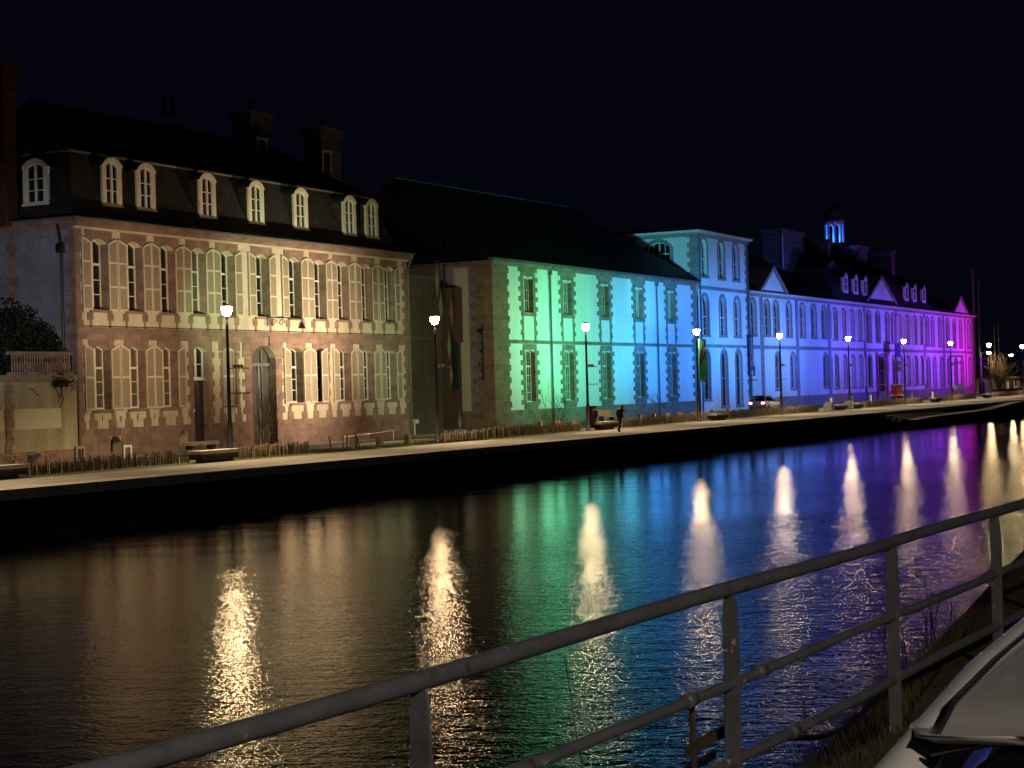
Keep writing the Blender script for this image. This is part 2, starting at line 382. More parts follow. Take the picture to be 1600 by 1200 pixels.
# lower landing with long steps at the far end of the quay
mb = MB()
L = [(134,.62,2.6),(140,.72,2.6),(160,.80,2.4),(176,Q-.05,1.5),(190,Q+.02,.2)]
for (a, z0, w0), (b_, z1, w1) in zip(L, L[1:]):
    A0 = (a, edge(a)-w0, z0); B0 = (b_, edge(b_)-w1, z1); A1 = (a, edge(a)-w0+1.0*min(1, w0), z0); B1 = (b_, edge(b_)-w1+1.0*min(1, w1), z1)
    mb.quad(A0, B0, B1, A1); mb.quad(A0, B0, (B0[0],B0[1],B0[2]-.14), (A0[0],A0[1],A0[2]-.14))
struct(mb.build('landing_kerb', 'quay_kerb', fix=False))
mb = MB()
for (a, z0, w0), (b_, z1, w1) in zip(L, L[1:]):
    n = len(mb.v)
    mb.v += [(a,edge(a)-w0+.03,-1),(b_,edge(b_)-w1+.03,-1),(b_,edge(b_)-w1+.03,z1-.02),(a,edge(a)-w0+.03,z0-.02),(b_,edge(b_)+.05,z1-.02),(a,edge(a)+.05,z0-.02)]
    mb.f += [(n,n+1,n+2,n+3),(n+3,n+2,n+4,n+5)]
mb.box(133.9, 134, edge(134)-2.57, edge(134), -1, .6)
struct(mb.build('landing', 'old_quay_stone', fix=False))
mb = MB()
for k in range(3): mb.box(133, 152-3*k, edge(140)-1.5+.45*k, edge(140)-1.2+.45*k, .5, .74+.12*k)
struct(mb.build('landing_step', 'quay_paving'))

# near bank under the railing
def nedge(u): return 2.55-.05*(u-6.83) if u < 9.2 else 2.43+.12*(u-9.2)
mb = MB(); NU = [-30, 0, 4, 7, 8, 9.2, 11, 14, 20, 60, 400]
for a, b_ in zip(NU, NU[1:]):
    mb.quad((a,-60,2.07), (b_,-60,2.07), (b_,min(nedge(b_), 4),2.07), (a,min(nedge(a), 4),2.07))
    e0, e1 = min(nedge(a), 4), min(nedge(b_), 4); s0 = .35 if a < 9 else 2.2; s1 = .35 if b_ < 9 else 2.2
    mb.quad((a,e0,2.07), (b_,e1,2.07), (b_,e1+s1,-.3), (a,e0+s0,-.3))
struct(mb.build('near_bank', 'near_bank_soil', fix=False))
mb = MB(); mb.quad((-30,-60,2.075), (400,-60,2.075), (400,1.2,2.075), (-30,1.2,2.075)); struct(mb.build('near_road', 'asphalt', fix=False))
# dark hillside behind the town
mb = MB(); N = 40; hs = [(i, 150+random.uniform(-6, 6)) for i in range(N+1)]
for i in range(N):
    u0_, u1_ = -150+i*24, -150+(i+1)*24
    z0 = 12+6*math.sin(i*.7)+3*math.sin(i*2.1); z1 = 12+6*math.sin((i+1)*.7)+3*math.sin((i+1)*2.1)
    mb.quad((u0_,150,Q), (u1_,150,Q), (u1_,185,z1*.7), (u0_,185,z0*.7)); mb.quad((u0_,185,z0*.7), (u1_,185,z1*.7), (u1_,250,z1), (u0_,250,z0))
struct(mb.build('hillside', 'dark_hill', fix=False))

# ------------------------------------------------------------------ building 1: granite house with mansard
B0, B1, BV, BD = 59.6, 88.5, 52.4, 64.4
H1 = thing('granite_house', 'long two-storey pink granite house with shutters and slate mansard roof, leftmost on the quay', 'house', (B0, BV, Q))
P = front(BV)
CEN = [61.18,63.63,66.03,68.44,70.81,73.78,76.72,79.13,81.44,83.92,86.42]
ow = .585
ups = [(c-ow, c+ow, 8.0, 11.25, .24) for c in CEN]
lows = []
for i, c in enumerate(CEN):
    if i == 3: lows.append((c-.62, c+.62, 1.62, 6.42, .26))
    elif i == 5: lows.append((72.65, 74.78, 1.36, 6.5, .62))
    else: lows.append((c-ow, c+ow, 3.5, 6.4, .22))
vents = [(61.6,62.4,1.5,2.25,.3),(66.6,67.3,1.6,2.3,.3)]
mb = MB(); wall(mb, P, B0, B1, Q-.3, 12.0, ups+lows+vents, .52)
mb.build('wall', 'cream_render', H1, fix=False)
mb = MB(); S = side(B0); wall(mb, S, BV, BD, Q-.3, 12.0, [], .3)
mb.quad((B1,BV,Q-.3),(B1,BD,Q-.3),(B1,BD,12),(B1,BV,12)); mb.quad((B0,BD,Q-.3),(B1,BD,Q-.3),(B1,BD,12),(B0,BD,12))
mb.build('side_wall', 'grey_render', H1, fix=False)
# stone trim on the front
mb = MB()
segs = []  # plinth minus openings
def plinth(x0, x1, z0, z1, o=.05):
    xs = [x0]; holes = [(q[0], q[1], q[2], q[3]) for q in lows+vents if q[2] < z1 and q[3] > z0 and q[1] > x0 and q[0] < x1]
    wall(mb, lambda a, z, oo: P(a, z, oo+o), x0, x1, z0, z1, [(h_[0], h_[1], max(h_[2], z0), min(h_[3], z1), 0) for h_ in holes], o)
    mb.quad(P(x0,z1,0), P(x1,z1,0), P(x1,z1,o), P(x0,z1,o))
plinth(B0, B1, Q-.2, 2.62)
plinth(B0, B1, 6.66, 7.13, .045)
mb.pbox(P, B0-.03, B1+.03, 7.13, 7.19, 0, .11)
for z0, z1 in ((2.62, 6.66), (7.19, 11.62)):
    blocks(mb, P, B0, z0, z1, 1, .42, .30, .34, .03); blocks(mb, P, B1, z0, z1, -1, .62, .42, .34, .03)
for i, (x0, x1, za, zb, rise) in enumerate(ups):
    c = (x0+x1)/2
    # sill, apron blocks, jamb blocks, lintel voussoirs
    mb.pbox(P, x0-.12, x1+.12, 7.88, 8.0, -.1, .10)
    for s_ in (-1, 1):
        e = c+s_*ow
        a, b_ = sorted((e-s_*.08, e+s_*.30)); mb.pbox(P, a, b_, 7.52, 7.88, 0, .03)
        a, b_ = sorted((e+s_*.0, e+s_*.14)); mb.pbox(P, a, b_, 7.19, 7.52, 0, .028)
        blocks(mb, P, e, 8.0, 11.0, s_, .16, .26, .33, .03)
    mb.prism([(x0-.30,11.0),(x0,11.0)]+arc(x0, x1, zb-rise, rise)[0:]+[(x1,11.0),(x1+.30,11.0),(x1+.36,11.62),(x0-.36,11.62)], P, 0, .032)
for i, (x0, x1, za, zb, rise) in enumerate(lows):
    c = (x0+x1)/2; w = (x1-x0)/2
    if i not in (3, 5):
        mb.pbox(P, x0-.12, x1+.12, 3.36, 3.5, -.1, .09)
        for s_ in (-1, 1):
            e = c+s_*ow
            a, b_ = sorted((e+s_*.0, e+s_*.26)); mb.pbox(P, a, b_, 3.02, 3.36, 0, .03)
            a, b_ = sorted((e-s_*.2, e+s_*.34)); mb.pbox(P, a, b_, 2.62, 3.02, 0, .03)
            blocks(mb, P, e, 3.5, 6.15, s_, .16, .26, .33, .03)
    else:
        ww = (.28, .46) if i == 3 else (.55, .78)
        for s_ in (-1, 1): blocks(mb, P, c+s_*w, 2.62, zb-rise, s_, ww[0], ww[1], .36, .035)
    fl = .3 if i != 5 else .75
    mb.prism([(x0-fl,zb-rise)]+arc(x0, x1, zb-rise, rise)+[(x1+fl,zb-rise),(x1+fl,6.66),(x0-fl,6.66)], P, 0, .032)
for (x0, x1, za, zb, rise) in ups+lows:
    mb.pbox(P, x0, x0+.015, za, zb-rise, -.5, .02); mb.pbox(P, x1-.015, x1, za, zb-rise, -.5, .02)
mb.build('stone_trim', 'pink_granite', H1)
mb = MB(); blocks(mb, S, BV, Q, 11.75, 1, .34, .62, .36, .03); mb.pbox(S, BV, BD, 11.6, 12.0, 0, .05)
blocks(mb, S, 55.95, 4, 11.6, 1, .3, .5, .40, .03); blocks(mb, S, 55.96, 4, 11.6, -1, .01, .16, .40, .03)
mb.build('side_quoin', 'pink_granite', H1)
mb = MB(); mb.prism([(B0-.1,11.62),(B1+.1,11.62),(B1+.1,11.72),(B0-.1,11.72)], P, 0, .12)
mb.build('cornice_fillet', 'cream_render', H1)
mb = MB(); mb.pbox(P, B0-.02, B1+.15, 11.72, 11.86, 0, .22); mb.pbox(P, B0-.02, B1+.25, 11.86, 12.03, 0, .36); mb.pbox(S, BV-.36, BD, 11.86, 12.03, .021, .32)
mb.build('cornice', 'pink_granite', H1)
mb = MB(); mb.pbox(P, B0-.36, B1+.4, 12.03, 12.10, 0, .48); mb.pbox(S, BV-.48, BD, 12.03, 12.10, .37, .45); mb.build('gutter', 'zinc', H1)
# windows
for i, (x0, x1, za, zb, rise) in enumerate(ups):
    window(P, x0, x1, za, zb, rise, H1, .50, .70, 3, 2, glass='curtain_glass' if i in (3,) else 'window_glass')
for i, (x0, x1, za, zb, rise) in enumerate(lows):
    if i in (3, 5): continue
    if i == 4: continue
    window(P, x0, x1, za, zb, rise, H1, .50, .70, 3, 2, glass='curtain_glass' if i in (0, 1, 2) else 'window_glass')
mb = MB(); mb.pbox(P, 60.72, 60.98, 5.75, 6.2, -.33, -.325); mb.build('lit_room_glow', 'lit_room', H1)
# doors
c = CEN[3]; x0, x1 = c-.62, c+.62
mb = MB(); mb.pbox(P, x0, x1, 1.62, 4.75, -.42, -.34)
for a in (0, 1):
    for z0, z1 in ((1.8,2.7),(2.85,4.6)): mb.pbox(P, x0+.08+a*.6, x0+.54+a*.6, z0, z1, -.34, -.315)
d = mb.build('entrance_door', 'dark_wood', H1)
mb = MB(); mb.tube([P(c+.1,2.9,-.3), P(c+.1,2.9,-.24)], .04); mb.build('door_knob', 'zinc', d)
window(P, x0, x1, 4.85, 6.42, .26, H1, .40, 0, 2, 2, name='transom_window')
mb = MB(); mb.pbox(P, x0, x1, 4.75, 4.85, -.38, -.2); mb.build('door_transom', 'white_paint', H1)
mb = MB(); mb.box(x0-.25, x1+.25, BV-.75, BV-.05, Q, Q+.2); mb.box(x0-.1, x1+.1, BV-.4, BV-.052, Q+.2, Q+.4); mb.build('door_step', 'pink_rubble', H1)
mb = MB(); mb.pbox(P, x0+.02, x0+.14, 3.22, 3.36, -.2, -.06); mb.build('blue_entry_lamp', 'blue_light', H1)
x0, x1, za, zb, rise = lows[5]
mb = MB(); mb.prism([(x0,za),(x1,za)]+arc(x0, x1, zb-rise, rise)[::-1], P, -.42, -.36)
for a in (0, 1):
    xx = x0+.12+a*1.02
    for z0, z1 in ((1.6,2.6),(2.8,5.2)): mb.pbox(P, xx, xx+.86, z0, z1, -.36, -.32)
g_ = mb.build('carriage_door', 'dark_wood', H1)
mb = MB(); mb.pbox(P, x0, x1, 5.45, 5.6, -.35, -.28); mb.pbox(P, 73.62, 73.78, za, 5.45, -.35, -.29); mb.pbox(P, 73.9, 73.96, za, 6.3, -.36, -.26); mb.build('door_rail', 'zinc', g_)
# shutters: open leaves, tall edge away from the window
def leaf_mb(w, z0, z1, dz, panels, slats, flip):
    mb = MB(); Pl = lambda a, z, o: ((-a if flip else a), -o, z)
    def top(a): return z1-dz*(1-(a/w))**1.6
    b_ = .055
    def colm(a0, a1, o): mb.prism([(a0,z0),(a1,z0),(a1,top(a1)),(a0,top(a0))], Pl, .02, o)
    colm(0, b_, .065); colm(w-b_, w, .065)
    mb.pbox(Pl, b_, w-b_, z0, z0+.08, .02, .064)
    k = 5
    for i in range(k):
        a0 = b_+(w-2*b_)*i/k; a1 = b_+(w-2*b_)*(i+1)/k
        mb.prism([(a0,top(a0)-.10),(a1,top(a1)-.10),(a1,top(a1)),(a0,top(a0))], Pl, .02, .064)
    for q in range(1, panels):
        zz = z0+(z1-z0)*q/panels; mb.pbox(Pl, b_, w-b_, zz-.045, zz+.045, .02, .063)
    frame = mb
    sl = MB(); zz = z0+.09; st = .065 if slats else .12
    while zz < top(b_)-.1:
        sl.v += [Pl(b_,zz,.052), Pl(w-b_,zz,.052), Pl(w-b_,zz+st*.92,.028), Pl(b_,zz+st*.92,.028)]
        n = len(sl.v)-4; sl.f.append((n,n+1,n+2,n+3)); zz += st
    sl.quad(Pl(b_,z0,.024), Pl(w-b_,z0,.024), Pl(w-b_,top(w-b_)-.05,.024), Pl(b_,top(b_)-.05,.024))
    return frame, sl
protos = {}
def shutter(kind, flip, x, closed=False):
    key = (kind, flip)
    if key not in protos:
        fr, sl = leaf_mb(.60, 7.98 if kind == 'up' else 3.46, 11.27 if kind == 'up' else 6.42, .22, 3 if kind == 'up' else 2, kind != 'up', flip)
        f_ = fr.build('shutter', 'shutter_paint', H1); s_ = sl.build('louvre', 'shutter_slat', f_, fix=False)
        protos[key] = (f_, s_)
        f_.matrix_parent_inverse = Matrix.Translation(H1.location).inverted()
    else:
        a, b_ = protos[key]; f_ = a.copy(); COL.objects.link(f_); s_ = b_.copy(); COL.objects.link(s_); s_.parent = f_
    f_.location = (x, BV-.035+(.22 if closed else 0), 0)
    f_.rotation_euler.z = random.uniform(-.012, .012)
    return f_
for i, c in enumerate(CEN):
    shutter('up', False, c+ow+.01); shutter('up', True, c-ow-.01)
    if i in (3, 5): continue
    if i == 4: shutter('low', True, c+.59, True); shutter('low', False, c-.59, True); continue
    if i != 7: shutter('low', False, c+ow+.01)
    if i == 7: shutter('low', True, c-ow-.01+.02); shutter('low', False, c-.1, False)
    elif i != 6: shutter('low', True, c-ow-.01)
    else: shutter('low', True, c-ow-.01)
# mansard roof
prof = [(-.42,12.10),(.12,12.32),(.45,12.75),(.75,13.35),(1.02,14.1),(1.25,14.85),(1.42,15.35)]
def ring(o_, z): return [(B0+o_,BV+o_,z),(B1-o_,BV+o_,z),(B1-o_,BD-o_,z),(B0+o_,BD-o_,z)]
mb = MB()
for (o0, z0), (o1, z1) in zip(prof, prof[1:]):
    a, b_ = ring(o0, z0), ring(o1, z1)
    for k in range(4): j = (k+1) % 4; mb.quad(a[k], a[j], b_[j], b_[k])
r_ = ring(1.36, 15.38); rl, rr = (63.6, 58.4, 18.45), (83.2, 58.4, 18.45)
mb.quad(r_[0], r_[1], rr, rl); mb.quad(r_[2], r_[3], rl, rr); mb.quad(r_[1], r_[2], rr); mb.quad(r_[3], r_[0], rl)
ROOF = mb.build('roof', 'roof_slate', H1, fix=False)
mb = MB(); a = ring(1.32, 15.36)
for k in range(4): mb.tube([a[k], a[(k+1) % 4]], .075, 6)
mb.tube([a[0], rl], .05, 6); mb.tube([rl, rr], .06, 6); mb.tube([a[1], rr], .04, 6)
mb.build('roof_capping', 'zinc', ROOF)
def dormer(P, c, parent, w=.68, z0=12.95, z1=15.15, back=1.2, wood='stucco_dormer'):
    """P plane of the dormer front"""
    mb = MB(); iw = w-.23
    zs = z1-.42
    mb.pbox(P, c-w, c-iw, z0, zs, -.12, 0); mb.pbox(P, c+iw, c+w, z0, zs, -.12, 0); mb.pbox(P, c-w-.04, c+w+.04, z0-.1, z0, -.2, .05)
    ou = arc(c-w-.05, c+w+.05, zs, .42); inn = arc(c-iw, c+iw, zs-.02, .22)
    for i in range(len(ou)-1): mb.prism([inn[i], inn[i+1], ou[i+1], ou[i]], P, -.14, .05)
    d = mb.build('dormer', wood, parent)
    mb = MB(); mb.pbox(P, c-w+.02, c-w+.06, z0-.1, zs, -back, -.12); mb.pbox(P, c+w-.06, c+w-.02, z0-.1, zs, -back, -.12)
    for i in range(len(ou)-1): mb.prism([ou[i], ou[i+1], (ou[i+1][0], ou[i+1][1]+.03), (ou[i][0], ou[i][1]+.03)], P, -back-.4, .06)
    mb.build('dormer_cheek', 'roof_slate', d)
    f = window(P, c-iw, c+iw, z0, zs+.2, .2, d, .12, 0, 3, 2, name='dormer_window', sub=False)
    return d
PD = front(BV+.50)
for c in (62.85,65.3,70.05,74.2,78.3,83.2,85.6): dormer(PD, c, H1)
dormer(side(B0+.50), 55.05, H1, .75, 12.95, 15.0)
for u_ in (80.7, 87.3):
    mb = MB(); Pq = front(57.0); mb.pbox(Pq, u_-.5, u_-.35, 17.2, 18.4, -.1, 0); mb.pbox(Pq, u_+.35, u_+.5, 17.2, 18.4, -.1, 0); mb.pbox(Pq, u_-.55, u_+.55, 18.4, 18.52, -.1, .05)
    d = mb.build('attic_dormer', 'stucco_dormer', H1); MB().pbox(Pq, u_-.45, u_+.45, 16.6, 18.38, -1.3, -.11).build('dormer_cheek', 'roof_slate', d)
# rear taller range behind the roof carrying the chimneys
mb = MB(); mb.box(78, 93, 60, 64.4, 12, 17.6); mb.build('rear_attic', 'roof_slate', H1)
def chimney(parent, x0, x1, y0, y1, z0, z1, mat='chimney_stone', pots=2, caps=True, h=.9, pot='chimney_stone', name='chimney'):
    mb = MB(); mb.box(x0, x1, y0, y1, z0, z1-.55)
    if caps:
        mb.box(x0-.06, x1+.06, y0-.06, y1+.06, z1-1.35, z1-1.22); mb.box(x0-.12, x1+.12, y0-.12, y1+.12, z1-.55, z1-.3); mb.box(x0-.2, x1+.2, y0-.2, y1+.2, z1-.3, z1)
    ch = mb.build(name, mat, parent)
    for k in range(pots):
        px_ = x0+(x1-x0)*(k+.6)/(pots+.2); m_ = MB(); m_.lathe(px_, (y0+y1)/2, [(.16,z1),(.19,z1+.1),(.15,z1+.2),(.13,z1+h),(.17,z1+h+.03),(.10,z1+h+.05)], 10); m_.build('chimney_pot', 'red_brick', ch, True)
    return ch
chimney(H1, 74.2, 75.8, 58.6, 59.6, 15, 19.25, pots=2, caps=False)
chimney(H1, 81.8, 83.7, 58.6, 59.8, 15, 20.4, pots=1, h=.7)
chimney(H1, 89.1, 91.3, 58.6, 59.8, 15, 20.35, pots=1, h=.7)
chimney(H1, 58.9, 59.7, 55.75, 57.6, 11.9, 19.25, 'red_brick', 0)
# downpipes
mb = MB(); mb.tube([(B0-.12,53.3,11.9),(B0-.12,53.15,11.2),(B0-.12,53.1,10.9),(B0-.12,53.1,5)], .06); mb.box(B0-.3, B0-.02, 52.95, 53.25, 10.55, 10.95); mb.build('downpipe', 'iron_black', H1)
mb = MB(); mb.tube([(B1+.3,BV-.3,12.0),(B1+.05,BV-.1,11.3),(B1-.05,BV-.12,10.9),(B1-.05,BV-.12,Q)], .06); mb.build('downpipe', 'zinc', H1)
mb = MB(); mb.tube([P(B0+.35,7.25,.1), P(B1-.3,7.25,.1)], .015, 5); mb.tube([P(74.2,7.0,.06), P(74.2,6.45,.06)], .03, 5); mb.build('facade_cable', 'iron_black', H1)
# letters sprayed under the ground-floor windows
for s_, x, z, sz in (('1', 61.12, 3.08, .42), ('0', 62.4, 3.02, .34), ('E', 63.6, 3.06, .42), ('F', 64.83, 3.05, .36)):
    text_mesh('painted_letter', s_, sz, 'dark_wood', face_front(x, BV-.02, z), H1, .004)
# hanging sign bracket above the carriage door
T = thing('wall_sign', 'wrought-iron bracket sign with a small bell above the arched carriage door', 'sign', (74.6, BV-.1, 7.7))
mb = MB(); mb.tube([(74.0,BV-.12,7.98),(77.2,BV-.12,7.98)], .035, 6); mb.tube([(74.0,BV-.12,7.5),(74.0,BV-.12,8.05)], .04, 6); mb.tube([(77.2,BV-.12,8.0),(77.2,BV-.12,7.75)], .02, 5); mb.build('bracket', 'iron_black', T)
mb = MB()
for k in range(2):
    pts = [(74.55+k*.75+.28*math.cos(t*.5)*(1-t*.05), BV-.12, 7.72+.20*math.sin(t*.5)*(1-t*.05)) for t in range(16)]
    mb.tube(pts, .022, 5)
mb.build('scroll', 'iron_black', T); mb = MB(); mb.lathe(77.2, BV-.12, [(.22,7.45),(.18,7.5),(.1,7.65),(.04,7.78)], 10); mb.build('bell', 'iron_black', T, True)

# ------------------------------------------------------------------ garden wall, balustrade, shrub
GW = thing('garden_wall', 'cream garden wall with stone piers and balustrade left of the granite house', 'wall', (50, 52.45, Q))
Pg = front(52.47)
mb = MB(); mb.pbox(Pg, 30, 59.55, Q-.2, 4.82, -.4, 0); mb.build('wall', 'garden_render', GW)
mb = MB(); mb.pbox(Pg, 30, 59.5, Q-.2, 1.78, 0, .05)
for x in (55.1, 50.6, 46.0): blocks(mb, Pg, x, 1.78, 4.8, 1, .34, .46, .36, .04); blocks(mb, Pg, x+.02, 1.78, 4.8, -1, .06, .0, .36, .04)
mb.build('stone_pier', 'pink_rubble', GW)
mb = MB(); mb.pbox(Pg, 55.62, 58.5, 2.75, 3.62, 0, .012); mb.pbox(Pg, 52.0, 54.95, 2.7, 3.6, 0, .012); mb.build('render_patch', 'patch_render', GW)
mb = MB(); mb.pbox(Pg, 30, 59.55, 4.82, 5.08, -.5, .12); mb.build('coping', 'timber_post', GW)
mb = MB(); mb.pbox(Pg, 55.6, 59.5, 5.95, 6.1, -.35, -.05); mb.pbox(Pg, 55.6, 59.5, 5.08, 5.2, -.35, -.05)
for k in range(24):
    x = 55.78+k*.155; mb.lathe(x, 52.67, [(.05,5.2),(.03,5.28),(.062,5.42),(.055,5.5),(.028,5.68),(.035,5.8),(.05,5.95)], 6)
mb.build('balustrade', 'pink_rubble', GW)
mb = MB(); mb.box(52, 59.5, 52.9, 60, 4.0, 5.0); mb.build('terrace_fill', 'near_bank_soil', GW)
def leaves(mb, c, rad, n, size):
    for _ in range(n):
        while True:
            q = Vector([random.uniform(-1, 1) for _ in range(3)])
            if .25 < q.length < 1: break
        q = Vector((q.x*rad[0], q.y*rad[1], q.z*rad[2]))+Vector(c)
        a = Vector([random.gauss(0, 1) for _ in range(3)]).normalized(); b_ = a.cross(Vector([random.gauss(0, 1) for _ in range(3)])).normalized()
        s = size*random.uniform(.6, 1.3); mb.quad(q-a*s, q+b_*s*.5, q+a*s, q-b_*s*.5)
def branchy(mb, p, d, length, rad, depth, spread=.5, upb=.12):
    q = Vector(p); dd = Vector(d).normalized(); pts = [q.copy()]
    for k in range(3):
        dd = (dd+Vector([random.gauss(0, .1) for _ in range(3)])+Vector((0,0,upb*.4))).normalized(); q = q+dd*length/3; pts.append(q.copy())
    mb.tube(pts, [rad, rad*.85, rad*.7, rad*.55], 4 if depth < 2 else 5, cap=False)
    if depth > 0:
        for k in range(random.choice((2, 3, 3))):
            base = pts[random.choice((1, 2, 3))]
            nd = (dd+Vector([random.gauss(0, spread) for _ in range(3)])+Vector((0,0,upb))).normalized()
            branchy(mb, base, nd, length*random.uniform(.55, .8), rad*.55, depth-1, spread, upb)
T = thing('evergreen_shrub', 'dark leafy evergreen shrub rising behind the balustrade of the garden wall', 'shrub', (57.5, 55, 5))
mb = MB()
for _ in range(26):
    c = (random.uniform(54, 60.0), random.uniform(53.3, 55.5), random.uniform(5.2, 6.3)); leaves(mb, c, (.7,.6,.6), 130, .10)
for c in ((55.2,54.6,7.2),(56.6,54.4,7.4),(57.8,54.2,7.3),(58.7,53.9,6.7),(59.0,53.6,6.2)): leaves(mb, c, (.9,.7,.75), 420, .10)
mb.build('foliage', 'green_leaf', T, fix=False)
mb = MB()
for k in range(7): branchy(mb, (random.uniform(55,59), 54.3, 4.9), (random.gauss(0,.2), 0, 1), 1.2, .05, 2)
mb.build('stem', 'dark_twig', T, fix=False)
T = thing('climbing_ivy', 'thin dark ivy trailing over the top of the cream garden wall', 'ivy', (58.7, 52.4, 5))
mb = MB()
for _ in range(12):
    x = random.uniform(58.0, 59.3); leaves(mb, (x, 52.36, random.uniform(4.5, 5.2)), (.22,.05,.22), 45, .05)
mb.build('foliage', 'green_leaf', T, fix=False)
mb = MB()
for x, z, l_ in ((58.3,4.8,.9),(58.5,4.8,1.2),(58.6,4.9,.8),(56.6,4.5,.3)):
    pts = [(x, 52.45, z)]
    for k in range(6): pts.append((pts[-1][0]+random.uniform(-.12,.15), 52.44, pts[-1][2]-l_/6))
    mb.tube(pts, .02, 4)
mb.build('stem', 'dark_twig', T)

# ------------------------------------------------------------------ wood-clad annex between the two buildings
T = thing('timber_annex', 'grey timber-boarded annex with sliding gates between the granite house and the white hall', 'annex', (95, 60, Q))
PA = front(56.0)
mb = MB(); mb.pbox(PA, 88.6, 98.9, Q-.1, 11.2, -6, 0); mb.build('boarding', 'wood_boarding', T)
mb = MB(); mb.pbox(PA, 88.6, 98.95, 11.2, 11.35, -6, .05); mb.pbox(PA, 88.6, 98.9, 7.28, 7.34, 0, .02); mb.build('joint_strip', 'zinc', T)
mb = MB(); mb.box(106.9, 107.98, 59.4, 61.0, 7.3, 11.2); mb.box(98.9, 107.98, 61.0, 61.4, 7.3, 11.2); mb.build('side_panel', 'brown_panel', T)
mb = MB(); mb.box(98.9, 107.98, 60.9, 61.1, Q, 7.29); mb.box(107.0, 107.98, 59.6, 60.9, Q, 7.29); mb.build('sliding_gate', 'brown_panel', T)

# ------------------------------------------------------------------ building 2: white hall
def stone_window(P, mb_trim, x0, x1, za, zb, w1=.34, w2=.62, h=.42, o=.04, head=.5, rise=0):
    blocks(mb_trim, P, x0, za, zb, -1, w1, w2, h, o, .04); blocks(mb_trim, P, x1, za, zb, 1, w1, w2, h, o, .04)
H2 = thing('white_hall', 'white rendered two-storey hall with dark hipped roof, granite quoins, lit green to blue', 'hall', (108, 57, Q))
V2 = 57.0; P2 = front(V2); S2 = side(108.0)
C2 = [113.7, 120.4, 127.45, 134.4, 141.6]
u2 = [(c-.75, c+.75, 9.5, 12.1, .14) for c in C2]; l2 = [(c-.78, c+.78, 2.9, 6.7, .16) for c in C2]
mb = MB(); wall(mb, P2, 108, 148, Q-.3, 13.0, u2+l2, .5); mb.build('wall', 'white_render', H2, fix=False)
mb = MB(); wall(mb, S2, V2, 73, Q-.3, 13.0, [], .3); mb.quad((108,73,Q),(148,73,Q),(148,73,13),(108,73,13)); mb.build('side_wall', 'grey_render', H2, fix=False)
mb = MB()
mb.pbox(P2, 108, 148, Q-.2, 2.35, 0, .06)
for i, c in enumerate(C2):
    for s_ in (-1, 1):
        blocks(mb, P2, c+s_*.76, 2.36, 6.95, s_, .42, .78, .36, .04, .05); blocks(mb, P2, c+s_*.76, 9.2, 12.75, s_, .42, .78, .36, .04, .05)
        a, b_ = sorted((c+s_*.85, c+s_*1.2)); blocks(mb, P2, a if s_ > 0 else b_, 7.45, 9.2, s_, .3, .5, .36, .035, .04)
    mb.pbox(P2, c-1.1, c+1.1, 6.72, 7.15, 0, .05); mb.pbox(P2, c-1.1, c+1.1, 12.12, 12.75, 0, .05)
    mb.pbox(P2, c-1.15, c+1.15, 9.2, 9.48, -.1, .10)
    mb.pbox(P2, c-.95, c+.95, 2.36, 2.88, -.1, .07)
mb.pbox(P2, 108, 148, 7.17, 7.44, 0, .055)
mb.pbox(P2, 108, 148, 12.76, 13.05, 0, .12)
blocks(mb, P2, 148, 2.36, 12.75, -1, 1.0, 1.5, .40, .04, .03)
for (x0, x1, za, zb, rise) in u2+l2:
    mb.pbox(P2, x0, x0+.02, za, zb-rise, -.5, .03); mb.pbox(P2, x1-.02, x1, za, zb-rise, -.5, .03)
mb.build('granite_trim', 'grey_granite', H2)
mb = MB(); blocks(mb, P2, 107.94, Q, 12.75, 1, 2.35, 2.6, .44, .075, .0)
blocks(mb, S2, V2-.075, Q, 12.75, 1, 1.25, 1.7, .44, .07, .05); mb.pbox(S2, V2-.1, 66, 12.75, 13.05, 0, .1); mb.pbox(S2, V2, 66, Q-.1, 2.3, 0, .06)
mb.build('corner_quoin', 'corner_granite', H2)
mb = MB(); mb.pbox(S2, 58.9, 60.1, 2.4, 12.6, 0, .03); mb.build('rendered_panel', 'cream_render', H2)
mb = MB(); mb.pbox(P2, 107.5, 148.05, 13.05, 13.2, 0, .45); mb.build('gutter', 'zinc', H2)
for q in u2: window(P2, *q, H2, .42, 0, 3, 4)
for q in l2: window(P2, *q, H2, .42, .72, 4, 4)
mb = MB(); RA, RB = (108.0, 64.8, 19.5), (137.5, 64.8, 19.75)
mb.quad((107.6,56.5,13.2),(148.1,56.5,13.2),RB,RA); mb.quad((148.1,56.5,13.2),(148.1,73.4,13.2),RB); mb.quad((148.1,73.4,13.2),(107.6,73.4,13.2),RA,RB); mb.quad((107.6,56.5,13.2),(107.6,73.4,13.2),RA)
RF = mb.build('roof', 'hall_slate', H2, fix=False)
mb = MB(); mb.tube([RA, RB], .09, 6); mb.build('ridge_capping', 'roof_slate', RF)
for x in (117.2, 138.2):
    mb = MB(); mb.tube([(x,V2-.45,13.0),(x,V2-.14,12.6),(x,V2-.14,Q)], .075, 8); mb.box(x-.12, x+.12, V2-.28, V2-.05, 12.4, 12.7); mb.build('downpipe', 'zinc', H2)
T = thing('iron_letters', 'black vertical wrought-iron ornament fixed on the brown corner quoins of the white hall', 'ornament', (107.85, 57.7, 6.5))
mb = MB(); mb.tube([(107.8,57.72,4.6),(107.8,57.72,8.5)], .03, 6)
for z in (8.1, 7.9, 7.2, 6.7, 6.5, 6.1, 5.7, 5.3, 5.1, 4.8):
    mb.tube([(107.8,57.72,z),(107.8,57.72+random.uniform(.1,.3),z+random.uniform(-.1,.15)),(107.8,57.72+random.uniform(-.1,.25),z-.15)], .03, 5)
